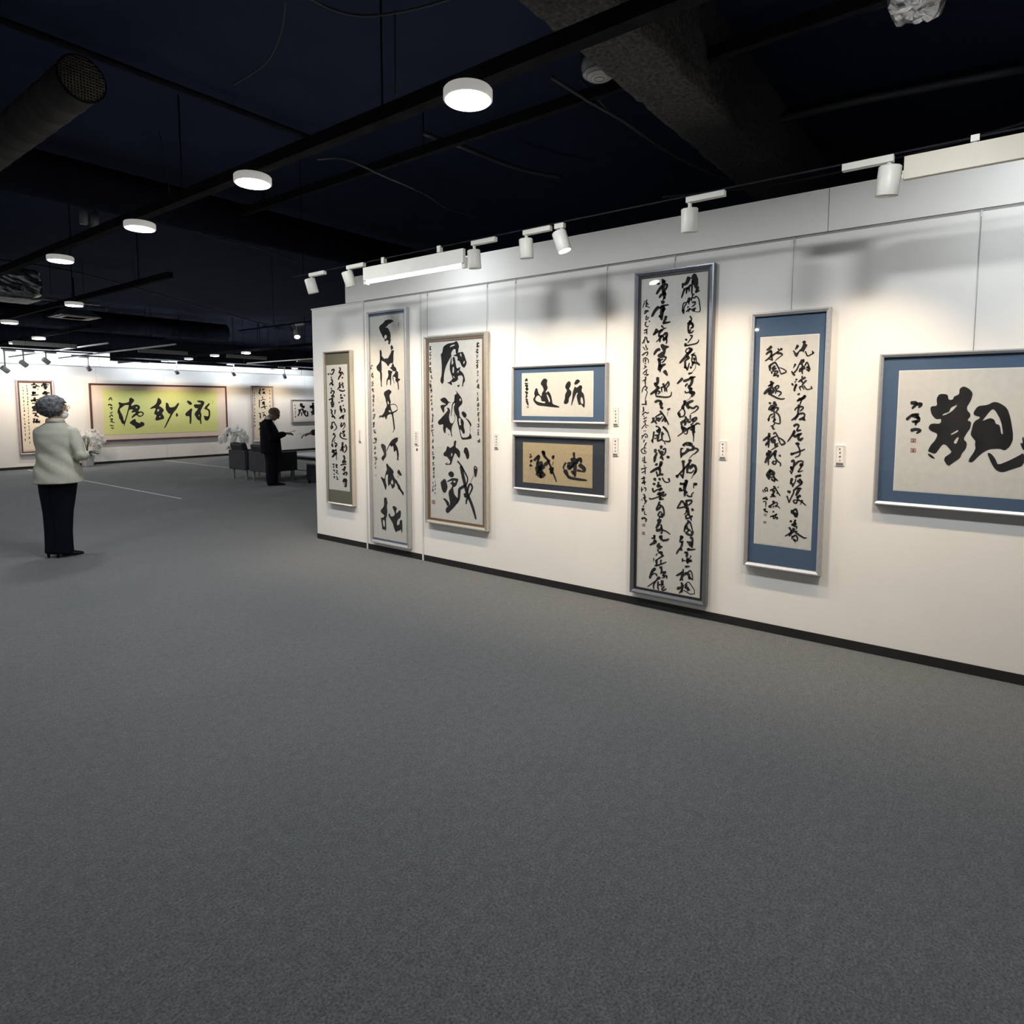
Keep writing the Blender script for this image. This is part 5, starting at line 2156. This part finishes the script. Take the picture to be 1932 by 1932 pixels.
# ---------------------------------------------------------------- people
def solid(mb, name, m, parent, voxel=.010, it=4):
    """fuse overlapping shapes into one continuous smooth surface"""
    o = mb.build(name, m, parent)
    r = o.modifiers.new('r', 'REMESH'); r.mode = 'VOXEL'; r.voxel_size = voxel; r.use_smooth_shade = True
    s_ = o.modifiers.new('s', 'SMOOTH'); s_.iterations = it; s_.factor = .5
    dg = bpy.context.evaluated_depsgraph_get()
    me = bpy.data.meshes.new_from_object(o.evaluated_get(dg))
    o.modifiers.clear(); old = o.data; o.data = me; bpy.data.meshes.remove(old); me.name = name
    if not me.materials: me.materials.append(m)
    return o
def limb(b, pts, rs, n=14):
    b.tube(pts, rs, n)
    for p, r in zip(pts, rs):
        rr = r if isinstance(r, (int, float)) else (r[0] + r[1]) / 2
        b.ball(p, rr * .99, 12, 8)
def head_shape(b, c, R_, s=1.0):
    """skull, jaw, nose, brow, lips and ears; face towards local +Y of R_"""
    def q(x, y, z): return c + R_ @ (Vector((x, y, z)) * s)
    b.ball(q(0, -.012, .018), Vector((.074, .096, .100)) * s, 20, 14, R_)
    b.ball(q(0, .028, -.045), Vector((.058, .062, .072)) * s, 16, 12, R_)
    b.ball(q(0, .062, -.088), Vector((.026, .022, .022)) * s, 10, 8, R_)
    b.ball(q(0, .100, -.022), Vector((.013, .020, .014)) * s, 10, 8, R_)
    b.tube([q(0, .088, .022), q(0, .106, -.018)], [.008 * s, .011 * s], 8)
    b.ball(q(0, .086, .032), Vector((.052, .014, .010)) * s, 12, 8, R_)
    b.ball(q(0, .088, -.058), Vector((.022, .010, .007)) * s, 10, 8, R_)
    for sx in (-1, 1):
        b.ball(q(sx * .076, -.005, -.012), Vector((.010, .020, .032)) * s, 10, 8, R_)
        b.ball(q(sx * .030, .080, .012), Vector((.014, .010, .009)) * s, 8, 6, R_)
def hand(b, wrist, d, up, s=1.0, curl=.8, thumb=1):
    """palm with five separate curled fingers; d points along the palm, up is the back of the hand"""
    d = Vector(d).normalized(); up = Vector(up).normalized(); sd = d.cross(up).normalized(); up = sd.cross(d)
    R_ = Matrix((sd, d, up)).transposed()
    w0 = Vector(wrist)
    b.ball(w0 + d * .045 * s, Vector((.040, .050, .016)) * s, 12, 8, R_)
    for k, (ox, ln) in enumerate(((-.030, .066), (-.010, .078), (.011, .073), (.030, .056))):
        p0 = w0 + d * .080 * s + sd * ox * s
        p1 = p0 + (d * math.cos(curl * .4) - up * math.sin(curl * .4)) * ln * .5 * s
        p2 = p1 + (d * math.cos(curl * 1.2) - up * math.sin(curl * 1.2)) * ln * .32 * s
        p3 = p2 + (d * math.cos(curl * 2.0) - up * math.sin(curl * 2.0)) * ln * .26 * s
        b.tube([p0 - d * .015 * s, p0, p1, p2, p3], [.009 * s, .009 * s, .0085 * s, .008 * s, .006 * s], 8)
    t0 = w0 + d * .025 * s + sd * thumb * -.034 * s
    t1 = t0 + (d * .7 - sd * thumb * .5 - up * .4).normalized() * .035 * s
    t2 = t1 + (d * .9 - up * .35).normalized() * .032 * s
    b.tube([t0, t1, t2], [.012 * s, .010 * s, .008 * s], 8)
def shoe(b, c, ang, L, W, H, heel=0.0):
    """rounded shoe, toe towards +Y turned by ang"""
    R_ = Matrix.Rotation(ang, 3, 'Z')
    def q(x, y, z): return Vector(c) + R_ @ Vector((x, y, z))
    prof = [(-.5, .030, .075), (-.38, .036, .078), (-.1, .036, .068), (.12, .042, .052), (.32, .040, .036), (.46, .028, .026), (.5, .010, .018)]
    vs, fs, n = [], [], 10
    for t, w_, h in prof:
        lift = heel * max(0, (.12 - t) / .62) if heel else 0
        for k in range(n):
            a = 2 * math.pi * k / n
            vs.append(q(math.cos(a) * w_ * W, t * L, lift + .012 + (h * H) * (.5 + .5 * math.sin(a)) - .010))
    for i in range(len(prof) - 1):
        for k in range(n): fs.append((i * n + k, i * n + (k + 1) % n, (i + 1) * n + (k + 1) % n, (i + 1) * n + k))
    fs += [tuple(range(n)), tuple((len(prof) - 1) * n + k for k in range(n - 1, -1, -1))]
    b.add(vs, fs, True)
    if heel:
        b.tube([q(0, -.42 * L, 0), q(0, -.42 * L, heel + .02)], [.010, .020], 8)

M_SKIN = mat('skin', (.42, .25, .17), .55, var=.05)
M_IVJ = mat('shaded_ivory_cloth', (.47, .46, .39), .85, var=.05, scale=60, bump=.08, bscale=120)  # ivory darkened: shade on the back, away from the light, is in the colour
M_NAVYT = mat('black_navy_trouser_cloth', (.0040, .0045, .0095), .9, var=.2, spec=.15)
M_SHOE = mat('black_polished_leather', (.012, .012, .014), .18, var=.2)
M_HAIRG = mat('grey_black_curly_hair', (.028, .030, .036), .75, scale=42, col2=(.17, .18, .19), bump=.8, bscale=60)
M_SUIT = mat('dark_navy_suit_cloth', (.0065, .007, .012), .9, var=.25, scale=30, spec=.15)
M_SHIRT = mat('white_shirt', (.75, .75, .74), .8)

# --- the woman in the ivory jacket
wl = onz(115, 1050, 0)
W_ = thing('person', (wl.x, wl.y, 0), 'person in ivory jacket and black trousers seen from behind, looking at the banner', 'person', None, math.radians(-16.9 - 38), True)
ox, oy = .018, .012
HR = Matrix.Rotation(math.radians(-32), 3, 'Z')
b = MB()
hc = Vector((ox - .010, oy + .012, 1.455))
head_shape(b, hc, HR, 1.0)
limb(b, [(ox, oy - .01, 1.25), (ox, oy, 1.33), hc + Vector((0, -.01, -.04))], [.06, .052, .052])
b.rings([((ox * .6, oy * .6, .80), .13, .10, 0, 1), ((ox, oy, 1.0), .12, .09, 0, 1), ((ox, oy, 1.2), .15, .09, 0, 1), ((ox, oy, 1.28), .12, .07, 0, 1)], 20)
for s in (-1, 1):
    limb(b, [(ox * .5 + s * .085, oy * .5, .82), (s * .075, 0, .47), (s * .065, -.01, .12)], [.085, .055, .042])
SHR, ELR, WRR = Vector((ox + .168, oy, 1.228)), Vector((ox + .240, oy - .015, 1.00)), Vector((ox + .10, oy + .235, .985))
SHL, ELL, WRL = Vector((ox - .168, oy, 1.228)), Vector((ox - .195, oy + .06, 1.00)), Vector((ox - .03, oy + .25, .995))
limb(b, [SHR, ELR, WRR], [.045, .038, .026]); limb(b, [SHL, ELL, WRL], [.045, .038, .026])
hand(b, WRR, WRL - WRR + Vector((0, .06, 0)), (0, .3, 1), .92, .7, 1)
hand(b, WRL, WRR - WRL + Vector((0, .10, .02)), (0, .3, 1), .92, .7, -1)
solid(b, 'body', M_SKIN, W_, .008, 2)
b = MB()
b.rings([((ox * .75, oy * .7, .735), .215, .185, 0, .9), ((ox * .8, oy * .8, .80), .208, .178, 0, .9), ((ox * .9, oy, .92), .190, .158, 0, .92), ((ox, oy, 1.02), .178, .142, 0, .95), ((ox, oy - .005, 1.13), .185, .138, 0, .95), ((ox, oy - .008, 1.215), .192, .122, 0, .95), ((ox, oy - .008, 1.265), .176, .098, 0, 1), ((ox, oy - .006, 1.30), .118, .080, 0, 1), ((ox, oy, 1.325), .076, .068, 0, 1), ((ox, oy + .002, 1.350), .070, .066, 0, 1)], 32)
limb(b, [SHR + Vector((-.01, 0, -.005)), SHR.lerp(ELR, .5), ELR, ELR.lerp(WRR, .5), WRR], [.062, .062, .058, .052, .043])
limb(b, [SHL + Vector((.01, 0, -.005)), SHL.lerp(ELL, .5), ELL, ELL.lerp(WRL, .5), WRL], [.062, .062, .058, .052, .043])
J = solid(b, 'jacket', M_IVJ, W_, .009, 5)
for v in J.data.vertices:                              # soft cloth folds
    p = v.co
    k = .006 * math.sin(p.z * 38 + p.x * 26 + 3 * math.sin(p.y * 12)) * max(0, min(1, (1.2 - p.z) * 5)) * max(0, min(1, (p.z - .74) * 8))
    v.co += v.normal * k
b = MB(); b.rings([((ox, oy - .002, 1.320), .083, .076, 0, 1), ((ox, oy - .004, 1.345), .078, .073, 0, 1), ((ox, oy, 1.362), .070, .067, 0, 1)], 28); b.build('collar', M_IVJ, J)
b = MB()
for s in (-1, 1):
    limb(b, [(ox * .6 + s * .070, oy * .7, .80), (ox * .3 + s * .064, oy * .3, .64), (s * .054, .0, .45), (s * .048, -.01, .25), (s * .047, -.012, .10)], [.112, .102, .084, .078, .080])
    b.tube([(s * .047, -.012, .12), (s * .047, -.014, .045)], [.080, .084], 16)
b.rings([((ox * .6, oy * .7, .76), .155, .125, 0, 1), ((ox * .7, oy * .8, .86), .145, .115, 0, 1)], 24)
solid(b, 'trousers', M_NAVYT, W_, .010, 3)
for s in (-1, 1):
    b = MB(); shoe(b, (s * .047 + .02, .035, 0), math.radians(-32), .245, 1.0, 1.0, .05); b.build('shoe', M_SHOE, W_)
b = MB(); rr = random.Random(4)
vs, fs, n2, m2 = [], [], 40, 26
for i in range(m2 + 1):
    ph = math.pi * i / m2
    for k in range(n2):
        th = 2 * math.pi * k / n2
        d = Vector((math.sin(ph) * math.cos(th), math.sin(ph) * math.sin(th), math.cos(ph)))
        r = 1 + .05 * noise.noise(d * 4.2) + .05 * noise.noise(d * 11) + .03 * noise.noise(d * 23)
        e = Vector((d.x * .128, d.y * .128, d.z * .118)) * r
        if d.y > .35 and d.z < .25: e *= 1 - min(1, (d.y - .35) * 1.6) * .45
        if d.z < -.55: e.z *= .86
        vs.append(hc + HR @ (e + Vector((-.004, -.022, .014))))
for i in range(m2):
    for k in range(n2): fs.append((i * n2 + k, (i + 1) * n2 + k, (i + 1) * n2 + (k + 1) % n2, i * n2 + (k + 1) % n2))
b.add(vs, fs, True); b.build('hair', M_HAIRG, W_)
def hq(x, y, z): return hc + HR @ Vector((x, y, z))
b = MB(); b.ball(hq(0, .060, -.058), Vector((.056, .052, .048)), 16, 10, HR); mk = b.build('face_mask', M_SHIRT, W_)
for s in (-1, 1): MB().tube([hq(s * .05, .07, -.045), hq(s * .085, .0, -.01)], .003, 5).build('mask_strap', M_SHIRT, mk)
gm = mat('pale_glasses_frame', (.35, .30, .18), .3, metal=.5)
gl = MB()
for s in (-1, 1):
    K = 14; gl.tube([hq(s * .034 + .024 * math.cos(2 * math.pi * k / K), .108, .014 + .017 * math.sin(2 * math.pi * k / K)) for k in range(K + 1)], .002, 5)
    gl.tube([hq(s * .058, .107, .018), hq(s * .082, .0, .012)], .002, 5)
gl.tube([hq(-.01, .110, .018), hq(.01, .110, .018)], .002, 5); gl.build('glasses', gm, W_)

# --- the man in the dark suit, head bowed over a sheet of paper
ml = onz(516, 915, 0)
P_ = thing('person', (ml.x, ml.y, 0), 'person in dark suit standing by the armchairs, head bowed over a paper', 'person', None, math.radians(-32.2 - 84), True)
TR = Matrix.Rotation(math.radians(-38), 3, 'X')
hc2 = Vector((0, .055, 1.315))
b = MB(); head_shape(b, hc2, TR, 1.0)
limb(b, [(0, -.07, 1.18), (0, -.035, 1.235), hc2 + Vector((0, -.02, -.03))], [.07, .058, .058])
b.rings([((0, -.02, .70), .14, .11, 0, 1), ((0, -.04, 1.0), .15, .11, 0, 1), ((0, -.07, 1.15), .14, .08, 0, 1)], 20)
for s in (-1, 1): limb(b, [(s * .09, -.02, .74), (s * .085, .0, .42), (s * .085, -.03, .10)], [.085, .058, .045])
AS = {s: (Vector((s * .185, -.075, 1.125)), Vector((s * .215, -.02, .875)), Vector((s * .075, .215, .945))) for s in (-1, 1)}
for s in (-1, 1):
    limb(b, list(AS[s]), [.045, .040, .028])
    hand(b, AS[s][2], (s * -.25, .92, .12), (0, -.1, 1), 1.15, .75, -s)
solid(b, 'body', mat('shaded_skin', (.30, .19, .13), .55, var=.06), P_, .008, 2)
b = MB()
b.rings([((0, -.020, .60), .215, .185, 0, .9), ((0, -.025, .72), .212, .182, 0, .9), ((0, -.03, .88), .205, .175, 0, .92), ((0, -.045, 1.00), .205, .160, 0, .92), ((0, -.065, 1.10), .215, .135, 0, .95), ((0, -.078, 1.165), .19, .105, 0, 1), ((0, -.065, 1.205), .10, .075, 0, 1), ((0, -.05, 1.225), .068, .062, 0, 1)], 32)
for s in (-1, 1):
    A, E_, Wp = AS[s]; limb(b, [A, A.lerp(E_, .5), E_, E_.lerp(Wp, .5), Wp - (Wp - E_).normalized() * .02], [.076, .070, .064, .058, .048])
solid(b, 'suit_jacket', M_SUIT, P_, .010, 4)
b = MB(); b.tube([(0, -.062, 1.205), (0, -.042, 1.235), (0, -.030, 1.252)], [.074, .068, .064], 20); b.build('shirt_collar', M_SHIRT, P_)
b = MB()
for s in (-1, 1): limb(b, [(s * .09, -.02, .70), (s * .087, -.005, .42), (s * .085, -.02, .12)], [.128, .112, .102]); b.tube([(s * .085, -.02, .12), (s * .085, -.015, .04)], [.102, .100], 14)
b.rings([((0, -.02, .58), .18, .14, 0, 1), ((0, -.02, .72), .18, .14, 0, 1)], 24)
solid(b, 'suit_trousers', M_SUIT, P_, .011, 3)
for s in (-1, 1):
    b = MB(); shoe(b, (s * .085, .05, 0), math.radians(-4 * s), .31, 1.15, 1.15); b.build('shoe', M_SHOE, P_)
b = MB(); vs, fs, n2, m2 = [], [], 28, 14
for i in range(m2 + 1):
    ph = math.pi * (.38 + .30 * i / m2)
    for k in range(n2):
        th = math.pi * (1.02 + .96 * k / (n2 - 1))
        vs.append(hc2 + TR @ (Vector((math.sin(ph) * math.cos(th) * .0785, math.sin(ph) * math.sin(th) * .101 - .012, math.cos(ph) * .104 + .018))))
for i in range(m2):
    for k in range(n2 - 1): fs.append((i * n2 + k, (i + 1) * n2 + k, (i + 1) * n2 + k + 1, i * n2 + k + 1))
b.add(vs, fs, True); ho = b.build('hair_fringe', mat('grey_short_hair', (.10, .09, .085), .8, var=.3, scale=80), P_)
sdm = ho.modifiers.new('t', 'SOLIDIFY'); sdm.thickness = .006; sdm.offset = 1
b = MB()
for s in (-1, 1): b.tube([hc2 + TR @ Vector((s * .055, .10, .012)), hc2 + TR @ Vector((s * .08, 0, .01))], .003, 5)
b.build('glasses', M_BLACKL, P_)
pp = thing('paper_leaflet', P_.matrix_world @ Vector((0, 0, 0)), 'small sheet of paper held in the hands of the suited person', 'paper')
pm = Matrix.Rotation(P_.rotation_euler.z, 4, 'Z'); bl = Vector((ml.x, ml.y, 0))
pts = [Vector(q) for q in ((-.075, .29, .955), (.075, .29, .955), (.075, .42, 1.005), (-.075, .42, 1.005))]
pts = [bl + pm.to_3x3() @ q for q in pts]
pp.location = pts[0]
up_ = Vector((0, 0, .0015))
MB().add(pts + [q + up_ for q in pts], [(0, 3, 2, 1), (4, 5, 6, 7), (0, 1, 5, 4), (1, 2, 6, 5), (2, 3, 7, 6), (3, 0, 4, 7)]).build('sheet', mat('grey_lit_paper', (.55, .54, .52), .8), pp)

# --- the third visitor, hidden behind the end panel but for a hand with a leaflet
tl = onz(627, 916, 0)
Q_ = thing('person', (tl.x, tl.y, 0), 'person hidden behind the end panel, only a hand with a leaflet showing', 'person', None, math.radians(-36 + 90), True)
b = MB(); hc3 = Vector((0, .03, 1.50)); I3 = Matrix.Identity(3); head_shape(b, hc3, I3)
limb(b, [(0, -.02, 1.34), (0, 0, 1.41), (0, .02, 1.46)], [.065, .056, .056])
b.rings([((0, 0, .80), .14, .10, 0, 1), ((0, 0, 1.1), .15, .10, 0, 1), ((0, -.01, 1.30), .15, .08, 0, 1)], 20)
for s in (-1, 1): limb(b, [(s * .09, 0, .84), (s * .085, .01, .46), (s * .085, -.02, .10)], [.085, .058, .045])
A3 = {1: (Vector((.18, -.02, 1.28)), Vector((.21, .10, 1.02)), Vector((.09, .36, .965))), -1: (Vector((-.18, -.02, 1.28)), Vector((-.22, .0, 1.02)), Vector((-.16, .12, .86)))}
for s in (-1, 1):
    limb(b, list(A3[s]), [.045, .040, .028])
    hand(b, A3[s][2], (s * -.1, .95, -.25) if s > 0 else (.1, .3, -.9), (0, .2, 1), 1.25, .6, -s)
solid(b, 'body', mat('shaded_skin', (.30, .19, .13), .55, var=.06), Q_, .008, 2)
b = MB(); b.rings([((0, 0, .74), .19, .15, 0, .9), ((0, 0, 1.0), .185, .14, 0, .9), ((0, 0, 1.2), .20, .13, 0, .95), ((0, -.015, 1.31), .17, .09, 0, 1), ((0, -.01, 1.37), .07, .065, 0, 1)], 28)
for s in (-1, 1):
    A, E_, Wp = A3[s]; limb(b, [A, E_, E_.lerp(Wp, .80)], [.072, .064, .056])
solid(b, 'jacket', mat('dark_brown_jacket', (.030, .022, .020), .8, var=.2), Q_, .011, 3)
b = MB()
for s in (-1, 1): limb(b, [(s * .09, 0, .80), (s * .087, .01, .46), (s * .085, -.01, .10)], [.112, .086, .078]); b.tube([(s * .085, -.01, .1), (s * .085, -.01, .04)], .078, 14)
solid(b, 'trousers', M_SUIT, Q_, .012, 3)
for s in (-1, 1):
    b = MB(); shoe(b, (s * .085, .05, 0), 0, .27, 1.1, 1.05); b.build('shoe', M_SHOE, Q_)
b = MB(); b.ball(hc3 + Vector((0, -.02, .035)), (.082, .100, .092), 20, 12); b.build('hair', mat('dark_hair', (.02, .018, .016), .7), Q_)
m3 = Matrix.Rotation(Q_.rotation_euler.z, 3, 'Z'); bl = Vector((tl.x, tl.y, 0))
pts = [bl + m3 @ Vector(q) for q in ((.03, .44, .945), (.13, .44, .945), (.13, .57, .955), (.03, .57, .955))]
pl_ = thing('paper_leaflet', pts[0], 'leaflet tip in the hand that reaches past the end panel', 'paper')
MB().add(pts + [q + up_ for q in pts], [(0, 3, 2, 1), (4, 5, 6, 7), (0, 1, 5, 4), (1, 2, 6, 5), (2, 3, 7, 6), (3, 0, 4, 7)]).build('sheet', mat('grey_lit_paper', (.55, .54, .52), .8), pl_)
